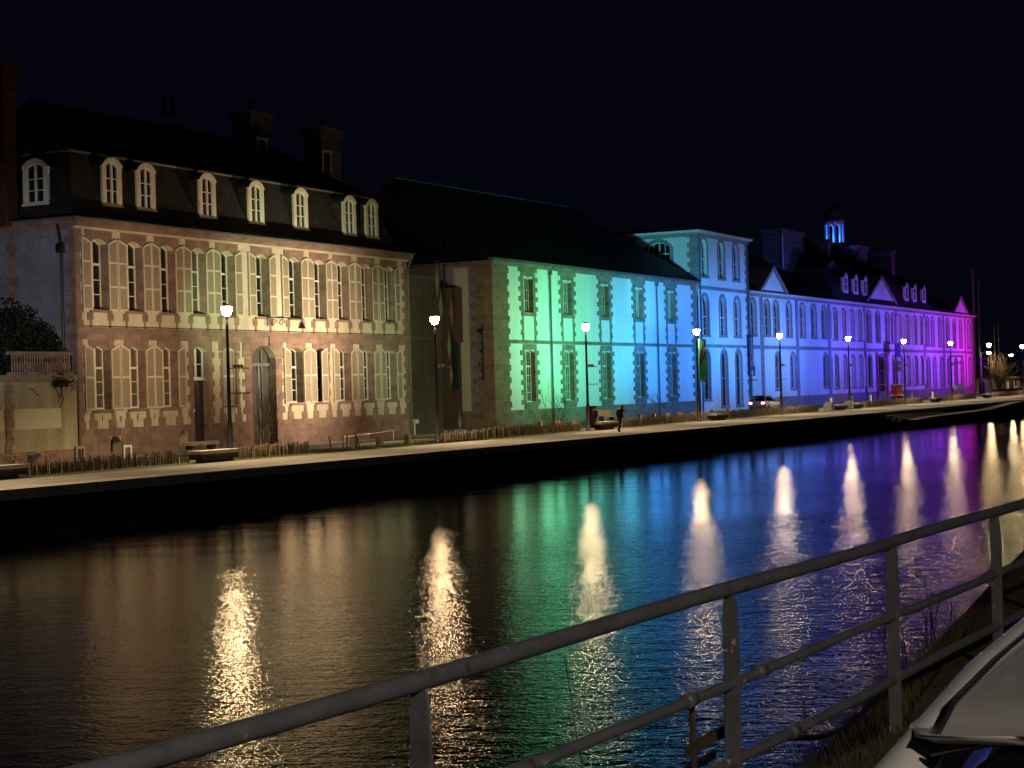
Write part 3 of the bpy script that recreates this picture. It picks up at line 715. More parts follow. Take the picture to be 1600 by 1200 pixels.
mb.box(107.75, 107.82, 57.8, 58.05, 7.95, 8.2); mb.build('ironwork', 'iron_black', T)

# ------------------------------------------------------------------ tower block
H3 = thing('tower_house', 'white three-storey corner block with arched windows rising behind the hall roof, lit pale blue', 'tower', (148, V2, Q))
V3 = V2-.15; P3 = front(V3); S3 = side(148.0)
C3 = [149.7, 154.3, 158.3]; o3 = []
for c in C3: o3 += [(c-.8,c+.8,13.75,17.2,.8),(c-.8,c+.8,8.35,12.0,.8),(c-.8,c+.8,1.7 if c > 150 else 2.4,6.9,.8)]
mb = MB(); wall(mb, P3, 148.0, 161.6, Q-.3, 17.7, o3, .4)
wall(mb, S3, V3, 72, 12, 17.7, [(59.5, 61.7, 14.6, 17.0, .5)], .4); mb.quad((161.6,V3,12),(161.6,72,12),(161.6,72,17.7),(161.6,V3,17.7)); mb.build('wall', 'white_render', H3, fix=False)
mb = MB(); blocks(mb, S3, V3, 13.2, 17.7, 1, .7, .95, .45, .05); blocks(mb, P3, 148, 12.8, 17.7, 1, .5, .8, .45, .05); blocks(mb, P3, 161.6, 2.3, 17.7, -1, .5, .8, .45, .05)
mb.pbox(P3, 148.05, 161.6, Q-.2, 2.2, 0, .05) if False else None
for (x0, x1, za, zb, rise) in o3:
    ou = arc(x0-.25, x1+.25, zb-rise, rise+.3); inn = arc(x0, x1, zb-rise, rise)
    for i in range(len(ou)-1): mb.prism([inn[i], inn[i+1], ou[i+1], ou[i]], P3, 0, .05)
    mb.pbox(P3, x0-.25, x0, za, zb-rise, 0, .05); mb.pbox(P3, x1, x1+.25, za, zb-rise, 0, .05); mb.pbox(P3, x0-.3, x1+.3, za-.2, za-.002, 0, .1)
for z in (12.55, 7.2): mb.pbox(P3, 148, 161.6, z, z+.3, 0, .06)
mb.pbox(P3, 147.9, 161.7, 17.35, 17.7, .061, .16); mb.pbox(S3, V3-.1, 70, 17.35, 17.7, .061, .16)
for z, y in ((16.9, 0),):
    ou = arc(59.2, 62.0, 16.5, .85); inn = arc(59.5, 61.7, 16.5, .5)
    for i in range(len(ou)-1): mb.prism([inn[i], inn[i+1], ou[i+1], ou[i]], S3, 0, .06)
    mb.pbox(S3, 59.15, 59.5, 14.4, 16.5, 0, .06); mb.pbox(S3, 61.7, 62.05, 14.4, 16.5, 0, .06)
mb.build('granite_trim', 'far_granite', H3)
mb = MB(); mb.pbox(P3, 147.5, 162.0, 17.7, 17.9, -15.5, .5); mb.build('eaves', 'white_paint', H3)
mb = MB(); mb.quad((147.4,V3-.6,17.9),(162.1,V3-.6,17.9),(158,64,18.7),(152,64,18.7)); mb.quad((147.4,72.6,17.9),(147.4,V3-.6,17.9),(152,64,18.7)); mb.quad((162.1,V3-.6,17.9),(162.1,72.6,17.9),(158,64,18.7)); mb.quad((162.1,72.6,17.9),(147.4,72.6,17.9),(152,64,18.7),(158,64,18.7)); mb.build('roof', 'roof_slate', H3, fix=False)
for k, q in enumerate(o3): window(P3, *q, H3, .34, .6, 3, 2, mat='white_paint' if k % 3 != 2 else 'timber_post')
window(S3, 59.5, 61.7, 14.6, 17.0, .5, H3, .34, .7, 2, 4)
mb = MB(); mb.tube([(148.35,V3-.1,17.6),(148.35,V3-.1,Q)], .07); mb.build('downpipe', 'zinc', H3); mb = MB(); mb.tube([(161.3,V3-.14,17.6),(161.3,V3-.14,Q)], .08); mb.build('downpipe', 'zinc', H3)

# ------------------------------------------------------------------ long former factory range
H4 = thing('factory_range', 'long white two-storey range with pediments, dormers and cupola, lit blue to magenta', 'range building', (161.6, V2, Q))
P4 = front(V2); ops = []
def add(cs, z0, z1, w=.8, rise=.8): 
    for c in cs: ops.append((c-w, c+w, z0, z1, rise))
UA = [163.6, 168.4, 171.4, 176.2, 181.0, 184.6]; add([162.9+.4, 167.6, 170.4, 174.6, 179.2, 183.2, 187.0], 8.6, 12.1, .85, .8)
add([170.6, 175.6, 187.2], 3.1, 6.8, .8, .5)
add([191.2, 194.6, 198.0, 201.2], 8.5, 11.9, .8, .2); add([191.2, 194.6, 198.0, 201.2], 3.0, 6.6, .8, .2)
add([205.2, 209.2, 213.6, 216.4], 8.4, 12.0, .9, .3); add([205.2, 216.4], 3.0, 6.6, .8, .2); add([210.8], 1.4, 6.7, 2.0, .2)
add([219.6, 223.4, 227.4, 230.6], 8.4, 11.9, .8, .2); add([219.6, 223.4, 227.4, 230.6], 3.0, 6.6, .8, .2)
add([233.6+.6, 237.0, 241.2], 8.2, 12.0, .85, .4); add([234.2, 237.6, 241.8], 2.6, 6.5, .85, .3)
add([245.9, 250.0, 254.0, 259.3], 8.1, 12.0, .9, .8); add([246.2, 250.4, 254.4, 259.6], 2.6, 6.5, .9, .3)
mb = MB(); wall(mb, P4, 161.6, 262.4, Q-.3, 12.7, ops, .4); mb.quad((262.4,V2,Q),(262.4,72,Q),(262.4,72,12.7),(262.4,V2,12.7)); mb.build('wall', 'white_render', H4, fix=False)
mb = MB(); mb.pbox(P4, 161.6, 262.4, Q-.2, 2.3, 0, .05)
mb.pbox(P4, 161.6, 262.4, 7.18, 7.55, .0, .07); mb.pbox(P4, 161.6, 262.5, 12.42, 12.7, 0, .1)
for x, w in ((162.1,.8),(165.8,.9),(173.0,.0),(177.2,.9),(188.8,.9),(203.2,.8),(217.9,.8),(232.4,.9),(243.4,.9),(256.8,.7),(261.6,.8)):
    if w: mb.pbox(P4, x-w/2, x+w/2, 2.3, 7.18, 0, .06); mb.pbox(P4, x-w/2, x+w/2, 7.55, 12.42, 0, .06)
for (x0, x1, za, zb, rise) in ops:
    ou = arc(x0-.22, x1+.22, zb-rise, rise+.25); inn = arc(x0, x1, zb-rise, rise)
    for i in range(len(ou)-1): mb.prism([inn[i], inn[i+1], ou[i+1], ou[i]], P4, 0, .045)
    mb.pbox(P4, x0-.22, x0, za, zb-rise, 0, .045); mb.pbox(P4, x1, x1+.22, za, zb-rise, 0, .045); mb.pbox(P4, x0-.25, x1+.25, za-.22, za-.002, 0, .09)
mb.build('stone_trim', 'far_granite', H4)
mb = MB(); mb.pbox(P4, 161.65, 262.9, 12.7, 12.9, 0, .45); mb.build('cornice', 'white_paint', H4)
for q in ops: window(P4, *q, H4, .34, 0, 3, 2, bar=.06)
k0 = MB()
for (x0, x1, za, zb, rise) in ops:       # open shutters on the middle wings
    if 190 < x0 < 232 and (x1-x0) < 1.7 and not (204 < x0 < 217):
        for s_, e in ((-1, x0), (1, x1)):
            a, b_ = sorted((e+s_*.05, e+s_*.85)); q = MB(); q.pbox(P4, a, b_, za, zb-.1, .05, .10); q.pbox(P4, a+.1, b_-.1, za+.12, (za+zb)/2-.1, .10, .115); q.pbox(P4, a+.1, b_-.1, (za+zb)/2+.1, zb-.22, .10, .115); q.build('shutter', 'white_paint', H4)
# roofs
mb = MB()
def gable_roof(x0, x1, zr, y0=56.5, yr=64.5, hip0=False, hip1=False, z0=12.9, hh=6):
    A_, B_ = (x0+(hh if hip0 else 0), yr, zr), (x1-(hh if hip1 else 0), yr, zr)
    mb.quad((x0,y0,z0), (x1,y0,z0), B_, A_); mb.quad((x0,2*yr-y0,z0), (x1,2*yr-y0,z0), B_, A_); mb.quad((x0,y0,z0), A_, (x0,2*yr-y0,z0)); mb.quad((x1,y0,z0), B_, (x1,2*yr-y0,z0))
gable_roof(161.6, 190.4, 18.0)
def mansard(x0, x1, zb, zr, ins=2.2, y0=56.5, dep=16):
    y1 = y0+dep; a = [(x0,y0,12.9),(x1,y0,12.9),(x1,y1,12.9),(x0,y1,12.9)]; b_ = [(x0+ins,y0+ins,zb),(x1-ins,y0+ins,zb),(x1-ins,y1-ins,zb),(x0+ins,y1-ins,zb)]
    for k in range(4): j = (k+1) % 4; mb.quad(a[k], a[j], b_[j], b_[k])
    l_, r_ = (x0+ins+4, y0+dep/2, zr), (x1-ins-4, y0+dep/2, zr)
    mb.quad(b_[0], b_[1], r_, l_); mb.quad(b_[2], b_[3], l_, r_); mb.quad(b_[1], b_[2], r_); mb.quad(b_[3], b_[0], l_)
mansard(190.0, 236.0, 16.8, 19.5)
gable_roof(235.5, 262.6, 17.0, hip1=True)
mansard(236.8, 256, 17.0, 18.4, 5.5)
RF = mb.build('roof', 'roof_slate', H4, fix=False)
mb = MB()
for x in (246.5, 255.3): mb.lathe(x, 64.5, [(.12,17.6),(.18,18.2),(.08,18.4),(.05,19.4),(.01,19.6)], 8)
mb.tube([(246.5,64.5,18.3),(250.9,64.5,18.0),(255.3,64.5,18.3)], .1, 5); mb.build('roof_finial', 'zinc', RF)
def pediment(x0, x1, zt, name='pediment'):
    c = (x0+x1)/2; mb = MB(); mb.prism([(x0,12.92),(x1,12.92),(c,zt)], P4, -2.0, .10); d = mb.build(name, 'white_render', H4)
    mb = MB(); t = .28
    mb.prism([(x0-.5,12.91),(x0+.25,12.91),(c,zt-.05),(c,zt+.35)], P4, -2.2, .32); mb.prism([(x1+.5,12.91),(x1-.25,12.91),(c,zt-.05),(c,zt+.35)], P4, -2.2, .321)
    mb.build('pediment_cornice', 'far_granite' if name == 'pediment' else 'white_render', d)
pediment(165.2, 173.6, 15.4); pediment(203.4, 218.2, 16.3); pediment(249.2, 258.2, 15.3)
mb = MB(); mb.lathe(253.7, V2-.1, [(.1,15.3),(.18,15.6),(.04,15.8),(.02,16.6)], 8); mb.build('finial', 'zinc', H4)
for c in (196.0, 200.2, 204.2, 223.8, 228.0, 233.0):
    Pd = front(V2+.02); mb = MB(); w = .95; z0, z1 = 13.9, 16.3
    ou = arc(c-w, c+w, z1-.6, .6); mb.prism([(c-w,z0),(c+w,z0)]+ou[::-1], Pd, -.3, 0); d = mb.build('dormer', 'white_render', H4)
    mb = MB()
    for i in range(len(ou)-1): mb.prism([ou[i], ou[i+1], (ou[i+1][0], ou[i+1][1]+.12), (ou[i][0], ou[i][1]+.12)], Pd, -2.3, .15)
    mb.pbox(Pd, c-w+.02, c+w-.02, z0, z1-.6, -2.2, -.301); mb.build('dormer_cheek', 'roof_slate', d)
    mb = MB(); mb.pbox(Pd, c-.5, c+.5, z0+.3, z1-.7, 0, .02); mb.build('pane', 'curtain_glass', d)
    mb = MB(); mb.pbox(Pd, c-.05, c+.05, z0+.3, z1-.7, .02, .05); mb.pbox(Pd, c-.5, c+.5, 14.9, 15.0, .02, .05); mb.build('dormer_window', 'white_paint', d)
chimney(H4, 188.2, 195.9, 62.0, 64.3, 14.5, 21.2, 'chimney_stone', 0)
mb = MB(); mb.tube([(188.0,61.9,16.8),(188.0,61.9,20.6)], .08); mb.build('chimney_pipe', 'white_paint', H4)
chimney(H4, 205.8, 207.2, 62.0, 64.8, 15, 21.1, 'chimney_stone', 0); chimney(H4, 219.0, 223.3, 62.0, 63.6, 15, 21.2, 'chimney_stone', 0); chimney(H4, 235.7, 237.2, 62.0, 65.3, 15, 21.5, 'chimney_stone', 0)
# cupola
CX, CY = 216.5, 64.3
mb = MB(); mb.lathe(CX, CY, [(1.5,17.5),(1.5,21.2),(1.35,21.4)], 8); cb = mb.build('cupola_base', 'roof_slate', H4)
mb = MB()
for k in range(8):
    t = math.pi/8+2*math.pi*k/8; mb.lathe(CX+1.12*math.cos(t), CY+1.12*math.sin(t), [(.20,21.4),(.14,21.6),(.13,23.5),(.21,23.7)], 8)
for k in range(8):
    t0 = math.pi/8+2*math.pi*k/8; t1 = t0+2*math.pi/8
    Pk = lambda a, z, o, t0=t0, t1=t1: (CX+(1.12+o)*(math.cos(t0)*(1-a)+math.cos(t1)*a), CY+(1.12+o)*(math.sin(t0)*(1-a)+math.sin(t1)*a), z)
    ar = arc(.14, .86, 23.5, .3, 6)
    for i in range(len(ar)-1): mb.prism([ar[i], ar[i+1], (ar[i+1][0], 24.2), (ar[i][0], 24.2)], Pk, -.1, .1)
cc = mb.build('cupola_column', 'white_render', H4)
mb = MB(); mb.lathe(CX, CY, [(0,24.1),(1.45,24.1),(1.48,24.4),(1.3,24.55),(1.28,24.8),(1.18,25.3),(.95,25.75),(.6,26.1),(.22,26.3),(.15,26.5),(.04,26.6),(.04,27.6),(0,27.65)], 16)
dm = mb.build('cupola_dome', 'zinc', H4, True)
mb = MB(); mb.box(CX-.25, CX+.25, CY-.03, CY+.03, 27.15, 27.23); mb.lathe(CX, CY, [(0,26.7),(.14,26.82),(0,26.95)], 8); mb.build('finial_cross', 'zinc', dm)
def spot(loc, tgt, col, power, deg=75, blend=1.0, size=.08):
    l = bpy.data.lights.new('projector_light', 'SPOT'); l.color = col; l.energy = power; l.spot_size = R(deg); l.spot_blend = blend; l.shadow_soft_size = size
    o = bpy.data.objects.new('projector_light', l); COL.objects.link(o); o.location = loc
    o.rotation_euler = (Vector(tgt)-Vector(loc)).to_track_quat('-Z', 'Y').to_euler(); return o
l = bpy.data.lights.new('cupola_lamp', 'POINT'); l.color = (.02,.18,1); l.energy = 280; l.shadow_soft_size = .12
o = bpy.data.objects.new('cupola_lamp', l); COL.objects.link(o); o.location = (CX, CY, 22.0)

# ------------------------------------------------------------------ street lamps
LU = [u_*44.2/45.5 for u_ in [42.2, 61.38, 79.62, 98.7, 117.89, 136.79, 156.63, 176.77, 197.52, 218.1, 239.29, 259.0]]
LV = 44.2
desc = ['outside the left edge of the photo', 'before the granite house by the bench', 'in front of the timber annex gates', 'with a red lifebuoy, before the green-lit wall', 'beside the green flag',
        'standing beside the parked car', 'before the violet shuttered wing', 'before the entrance of the lit range', 'in front of the magenta pavilion', 'just right of the magenta pavilion',
        'rightmost of the tall lamps on the quay', 'beyond the right edge of the photo']
l0 = thing('street_lamp', '', 'street lamp', (LU[0], LV, Q), 'street lamps along the far quay')
x, y = LU[0], LV
mb = MB(); mb.lathe(x, y, [(.17,Q),(.17,Q+.04),(.13,Q+.06),(.13,Q+1.5),(.10,Q+1.56),(.10,Q+1.6),(.085,Q+1.7),(.055,Q+6.07),(.07,Q+6.12)], 12); mb.build('pole', 'lamp_metal', l0, True)
mb = MB(); mb.tube([(x,y,5.12),(x+1.5,y,5.12)], .028, 6); mb.build('arm', 'lamp_metal', l0); mb = MB(); mb.tube([(x,y,4.05),(x+1.5,y,4.05)], .028, 6); mb.build('arm', 'lamp_metal', l0)
mb = MB(); mb.lathe(x, y, [(.06,Q+6.10),(.15,Q+6.16),(.23,Q+6.38),(.235,Q+6.48),(.0,Q+6.50)], 12); mb.build('lamp_glass', 'lamp_glow', l0, True)
mb = MB(); mb.lathe(x, y, [(0,Q+6.62),(.08,Q+6.60),(.25,Q+6.53),(.26,Q+6.515),(0,Q+6.51)], 12); mb.build('lamp_cap', 'lamp_metal', l0, True)
mb = MB()
for dx in (.45, .68, .91):
    mb.box(x+dx-.06, x+dx+.06, y-.04, y+.08, 5.15, 5.27)
mb.build('projector_housing', 'iron_black', l0)
for i, u_ in enumerate(LU):
    t = l0 if i == 0 else copy_tree(l0)
    t.location.x = u_; t['label'] = 'tall dark street lamp with glowing lantern ' + desc[i]
for u_ in LU:      # each lantern throws most of its light down on the quay
    spot((u_, LV, Q+6.0), (u_, LV, 0), (1.0, .76, .48), 5600, 150, .6, .12)
# projectors throwing the rainbow on the facades (hung on the lamp arms)
for i, u_ in enumerate(LU):
    if u_ < 100: continue
    for dx, da in ((.45, -6.6), (.68, .3), (.91, 7.0)) if i > 4 else ((.3, -4.2), (.45, -2.0), (.68, 2.5), (.91, 8.0)):
        tu = u_+.7+da
        loc = (u_+dx, LV+.2, 5.3); vf = V2; d2 = (tu-loc[0])**2+(vf-loc[1])**2
        zt = 8.2
        c = rainbow(tu); pw = 6700*d2/150*(.55 if i == 4 and da < 0 else 1)
        spot(loc, (tu, vf, zt), c, pw, 80, 1.0)
# warm and pale-green floodlights on the granite house
spot((LU[2]+.5, LV+.2, 5.3), (77.0, BV, 7.5), (1.0,.76,.52), 7600, 104)
spot((LU[1]+.7, LV+.2, 5.3), (73.6, BV, 9.0), (.60,.92,.50), 6500, 42, .8)
spot((LU[1]+.5, LV+.2, 5.3), (66.0, BV, 8.6), (1.0,.70,.44), 2500, 104)
spot((LU[2]+.9, LV+.2, 5.3), (95, 56, 6.0), (.74,.88,.55), 3800, 62)
spot((LU[4]+.4, LV+.2, 5.3), (147, 60.5, 16.0), (.12,.75,.70), 22000, 22, .7)

# spots added at the lamp arms to brighten the two end walls
spot((LU[0]+.6, LV+.2, 5.3), (59.6, 56.0, 9.0), (.80,.84,1.0), 3800, 34, .7)
spot((LU[3]+.6, LV+.2, 5.3), (108, 60.0, 6.0), (1.0,.76,.55), 2300, 50, .6)

# far lamps beyond the basin
for i, (u_, v_, z_, lb) in enumerate(((281.5, 60, 7.4, 'small distant street lamp just right of the lit range'), (299.1, 60, 7.1, 'small distant street lamp above the bare tree'), (315.1, 60, 6.05, 'low distant street lamp at the right edge above the pale hut'))):
    t = thing('distant_street_lamp', lb, 'street lamp', (u_, v_, Q), 'distant street lamps beyond the lit range')
    mb = MB(); mb.lathe(u_, v_, [(.14,Q),(.12,Q+1.5),(.07,z_-.1)], 8); mb.tube([(u_,v_,z_-.1),(u_+.2,v_-.3,z_+.2),(u_+.2,v_-1.2,z_+.25)], .05, 6); mb.build('pole', 'lamp_metal', t)
    mb = MB(); mb.lathe(u_+.2, v_-1.2, [(0,z_-.05),(.24,z_),(.30,z_+.18),(0,z_+.2)], 10); mb.build('lamp_glass', 'far_lamp_glow', t, True)
    mb = MB(); mb.lathe(u_+.2, v_-1.2, [(0,z_+.4),(.4,z_+.22),(.4,z_+.205),(0,z_+.203)], 10); mb.build('lamp_cap', 'lamp_metal', t)

# ------------------------------------------------------------------ wattle fences, beds, benches, bollards
def fence(x0, x1, y, h, lb, seed):
    random.seed(seed); t = thing('stake_fence', lb, 'fence', (x0, y, Q), 'low split-stake fences along the quay beds')
    mb = MB(); x = x0
    while x < x1:
        hh = h*random.uniform(.70, 1.12); w = random.uniform(.018, .034); dx = random.uniform(-.03, .03); dy = random.uniform(-.02, .02)
        n = len(mb.v); mb.v += [(x-w,y+dy,Q),(x+w,y+dy,Q),(x+w+dx,y+dy,Q+hh),(x+dx,y+dy,Q+hh+.03),(x-w+dx,y+dy,Q+hh),
                                (x-w,y+dy+.03,Q),(x+w,y+dy+.03,Q),(x+w+dx,y+dy+.03,Q+hh),(x+dx,y+dy+.03,Q+hh+.03),(x-w+dx,y+dy+.03,Q+hh)]
        mb.f += [(n,n+1,n+2,n+3,n+4),(n+9,n+8,n+7,n+6,n+5),(n+1,n+6,n+7,n+2),(n,n+4,n+9,n+5),(n+2,n+7,n+8,n+3),(n+3,n+8,n+9,n+4)]
        x += random.uniform(.06, .14)
    mb.build('stake', 'weathered_stake', t, fix=False)
    t.children[0]['kind'] = 'stuff'
    x = x0
    while x < x1: mb = MB(); mb.tube([(x,y+.06,Q),(x,y+.06,Q+h*1.1)], .045, 6); mb.build('post', 'timber_post', t); x += 2.2
    mb = MB(); mb.tube([(x0,y+.035,Q+h*.3),(x1,y+.035,Q+h*.3)], .008, 4); mb.tube([(x0,y+.035,Q+h*.75),(x1,y+.035,Q+h*.75)], .008, 4); mb.build('wire', 'zinc', t)
FV = 44.6
FE = [(30,44.4,'stake fence running out of the left edge of the photo'),(47.4,57.4,'long ragged stake fence before the left windows of the granite house'),(60.5,66.2,'short ragged stake fence right of the slab bench by the first lamp'),
      (78.9,95.6,'stake fence from the annex lamp to the lifebuoy lamp'),(102.0,118.6,'neat stake fence right of the walking person'),(121.0,144.0,'neat stake fence below the parked car'),(158.4,180.5,'distant stake fence below the violet wing'),
      (186,206,'distant pale stake fence before the entrance of the range'),(212,238,'farthest stake fence below the magenta pavilion')]
for k, (a, b_, lb) in enumerate(FE): fence(a, b_, FV, (.52 if a < 90 else .56), lb, 100+k)
random.seed(11)
mb = MB()   # dry plants in the beds
for (a, b_, lb) in FE:
    n = int((b_-a)*(34 if a < 70 else 9))
    for _ in range(n):
        x = random.uniform(a, b_); y = random.uniform(FV+.15, FV+2.2); hgt = random.uniform(.15, .65 if a < 70 else .5)
        for k in range(3):
            d_ = Vector((random.gauss(0,.3), random.gauss(0,.3), 1)).normalized()*hgt*random.uniform(.6, 1.1); w = .02
            mb.quad((x-w,y,Q), (x+w,y,Q), (x+w*.3+d_.x,y+d_.y,Q+d_.z), (x-w*.3+d_.x,y+d_.y,Q+d_.z))
o = mb.build('dry_bed_plants', 'dry_plant', fix=False); o['kind'] = 'stuff'
tag(o, 'dry brown plants filling the beds behind the stake fences', 'plants')
mb = MB()
for (a, b_, lb) in FE:
    if a > 150: continue
    for _ in range(int((b_-a)*1.6)): leaves(mb, (random.uniform(a, b_), random.uniform(FV+.3, FV+2.2), Q+random.uniform(.1,.5)), (.3,.3,.22), 22, .05)
o = mb.build('low_green_plants', 'green_leaf', fix=False); o['kind'] = 'stuff'; tag(o, 'dark green clumps among the dry bed plants', 'plants')
mb = MB()
for _ in range(9000):
    x = random.uniform(66, 82); y = random.uniform(43.4, 46.5); hgt = random.uniform(.03, .10); mb.quad((x-.012,y,Q), (x+.012,y,Q), (x+random.gauss(0,.02),y,Q+hgt))
o = mb.build('quay_grass', 'green_leaf', fix=False); o['kind'] = 'stuff'; tag(o, 'short grass verge around the timber bollards', 'grass')

b0 = thing('slab_bench', '', 'bench', (58.1, 43.9, Q), 'slab benches set in gaps of the stake fences')
mb = MB(); mb.box(56.8, 59.4, 43.5, 44.3, Q+.36, Q+.50); mb.build('seat', 'concrete_bench', b0)
mb = MB(); mb.box(56.86, 59.34, 43.56, 44.24, Q+.14, Q+.36); mb.build('apron', 'bench_base', b0)
mb = MB(); mb.box(57.1, 59.1, 43.7, 44.1, Q, Q+.14); mb.build('foot', 'iron_black', b0)
for k, (x, lb) in enumerate(((58.1,'pale-topped slab bench at the foot of the lamp by the granite house'),(45.5,'pale-topped slab bench cut by the left edge of the photo'),(97.6,'dark slab bench left of the walking person'),
     (117.6,'slab bench in the fence gap right of the green flag'),(148.0,'slab bench beside a white block, left of two'),(153.2,'slab bench beside a white block, right of two'),(183.0,'slab bench below the entrance of the lit range'),(208.5,'farthest slab bench below the violet wing'))):
    t = b0 if k == 0 else copy_tree(b0); t.location.x = x; t['label'] = lb
for k, (x, lb) in enumerate(((144.6,'white stone block left of the two distant slab benches'),(150.6,'white stone block between the two distant slab benches'))):
    mb = MB(); mb.box(x-.45, x+.35, 43.5, 44.2, Q, Q+.62); mb.box(x-.25, x+.15, 43.6, 44.1, Q+.62, Q+.78); o = mb.build('stone_block', 'white_paint'); tag(o, lb, 'block', 'white stone blocks')
def bollard(x, y, lb, grp, h=.5, w=.13, mat='timber_post'):
    mb = MB(); mb.box(x-w, x+w, y-w, y+w, Q, Q+h-.04); mb.box(x-w+.02, x+w-.02, y-w+.02, y+w-.02, Q+h-.04, Q+h); o = mb.build('timber_bollard', mat); tag(o, lb, 'bollard', grp)
BL = [(70.1,44.7,'square timber bollard on the grass, first right of the crossed sticks'),(73.1,45.1,'square timber bollard on the grass, middle one before the granite house'),(76.2,45.3,'square timber bollard on the grass, last before the annex lamp'),
      (82.1,51.5,'timber bollard on the pavement under the third window from the right'),(84.6,51.5,'timber bollard on the pavement under the second window from the right')]
for x, y, lb in BL: bollard(x, y, lb, 'timber bollards before the granite house')
BN = ['leftmost timber bollard in the row before the white hall', 'timber bollard just left of the lifebuoy lamp', 'timber bollard just right of the lifebuoy lamp', 'timber bollard left of the second hall downpipe, nearest the walking person',
      'timber bollard second to the right of the walking person', 'timber bollard at the foot of the second hall downpipe', 'timber bollard just right of the second hall downpipe', 'timber bollard two places left of the green flag lamp', 'timber bollard next left of the green flag lamp', 'rightmost timber bollard of the row, right of the green flag lamp']
for k, x in enumerate([96.1,98.7,101.2,111.9,114.5,117.1,119.6,122.3,126.2,129.8]):
    bollard(x, 47.6-.0, BN[k], 'timber bollards along the hall', .62, .12)
T = thing('crossed_sticks', 'thin dark leaning sticks standing on the grass verge near the bollards', 'sticks', (69.5, 44.6, Q))
for a, b_ in ((67.7,67.5),(68.7,68.7),(69.0,69.05),(70.2,69.8)):
    mb = MB(); mb.tube([(a,44.4,Q),(b_,44.4,Q+.72)], .03, 5); mb.build('stick', 'iron_black', T)
# benches and blocks near the house pavement
T = thing('wooden_bench', 'grey plank bench in front of the narrow entrance door', 'bench', (65.6, 47.9, Q))
mb = MB(); mb.box(63.1, 65.3, 49.0, 49.5, Q+.5, Q+.66); mb.build('seat', 'sidewalk', T)
for x in (63.4, 65.0): mb = MB(); mb.box(x-.08, x+.08, 49.05, 49.45, Q, Q+.5); mb.build('leg', 'bench_base', T)
T = thing('picnic_bench', 'brown wooden bench beyond the fence left of the walking person', 'bench', (101.5, 52, Q))
mb = MB(); mb.box(112.4, 114.6, 50.6, 51.0, Q+.45, Q+.54); mb.build('seat', 'timber_post', T); mb = MB(); mb.box(112.4, 114.6, 51.0, 51.07, Q+.55, Q+.95); mb.build('backrest', 'timber_post', T)
for x in (112.6, 114.4): mb = MB(); mb.box(x-.05, x+.05, 50.65, 51.05, Q, Q+.45); mb.build('leg', 'timber_post', T)
# small posts and signs in front of the left wall
mb = MB(); mb.box(56.60, 56.72, 50.0, 50.1, Q, Q+.75); mb.box(56.72, 57.20, 50.0, 50.1, Q+.65, Q+.75); mb.box(57.08, 57.20, 50.0, 50.1, Q, Q+.65); tag(mb.build('hoop_barrier', 'timber_post'), 'small pale timber hoop at the corner of garden wall and house', 'barrier')
mb = MB(); mb.box(59.20, 59.30, 49.6, 49.7, Q, Q+.7); mb.box(59.30, 59.65, 49.6, 49.7, Q+.6, Q+.7); mb.box(59.65, 59.76, 49.6, 49.7, Q, Q+.7); tag(mb.build('hoop_barrier', 'shutter_paint'), 'small pale timber hoop below the first arched cellar vent', 'barrier')
mb = MB(); mb.box(51.5, 51.8, 47.7, 47.95, Q, Q+.62); mb.box(51.84, 52.0, 47.7, 47.9, Q+.52, Q+.66); tag(mb.build('power_pillar', 'zinc'), 'small grey service pillar with white cap before the garden wall', 'pillar')
mb = MB(); mb.tube([(92.5,54.5,Q),(92.5,54.5,Q+.75)], .06); mb.box(92.3, 92.7, 54.3, 54.7, Q+.7, Q+.95); tag(mb.build('intercom_post', 'white_paint'), 'short white post before the grey timber boarding', 'post')
mb = MB(); mb.tube([(77,49.8,Q+.38),(82.3,49.8,Q+.55)], .025, 5); mb.tube([(77.1,49.8,Q),(77.1,49.8,Q+.38)], .025, 5); mb.tube([(82.2,49.8,Q),(82.2,49.8,Q+.55)], .025, 5); tag(mb.build('low_rail', 'concrete_bench'), 'thin pale low rail on the pavement right of the carriage door', 'rail')

# bare shrubs
def bare_shrub(x, y, hgt, n, lb, seed, rad=.02, spread=.22, upb=.25, mat='bare_twig', z=Q, name='bare_shrub'):
    random.seed(seed); t = thing(name, lb, 'shrub', (x, y, z)); mb = MB()
    for _ in range(n): branchy(mb, (x+random.gauss(0,.15), y+random.gauss(0,.1), z), (random.gauss(0,spread), random.gauss(0,spread), 1), hgt*.42, rad, 3, spread*1.3, upb)
    mb.build('twigs', mat, t, fix=False); return t
bare_shrub(71.2, 50.6, 3.9, 13, 'tall bare many-stemmed shrub in front of the carriage door', 3, .03)
bare_shrub(69.4, 50.9, 3.0, 4, 'thin bare sapling left of the carriage door', 4, .014)
bare_shrub(109.3, 53, 3.6, 5, 'bare spreading shrub beside the first downpipe of the white hall', 5, .03, .5)
bare_shrub(131.0, 54, 3.0, 6, 'bare shrub beside the second downpipe of the white hall', 6, .03, .5)
bare_shrub(283.0, 57.5, 6.5, 22, 'pale rounded bare tree right of the magenta pavilion', 8, .08, .35, .2, name='bare_tree')

# lifebuoy on the lamp
T = thing('lifebuoy_station', 'red lifebuoy case fixed at the foot of the lamp by the green wall', 'lifebuoy', (LU[3]+.35, LV-.2, Q))
mb = MB(); mb.box(LU[3]+.14, LU[3]+.74, LV-.22, LV-.06, Q+.35, Q+1.5); mb.build('case', 'buoy_red', T)
mb = MB(); cx = LU[3]+.44
pts = [(cx+.22*math.cos(t*math.pi/8), LV-.27, Q+.95+.32*math.sin(t*math.pi/8)) for t in range(17)]; mb.tube(pts, .05, 6); mb.build('ring', 'buoy_red', T)

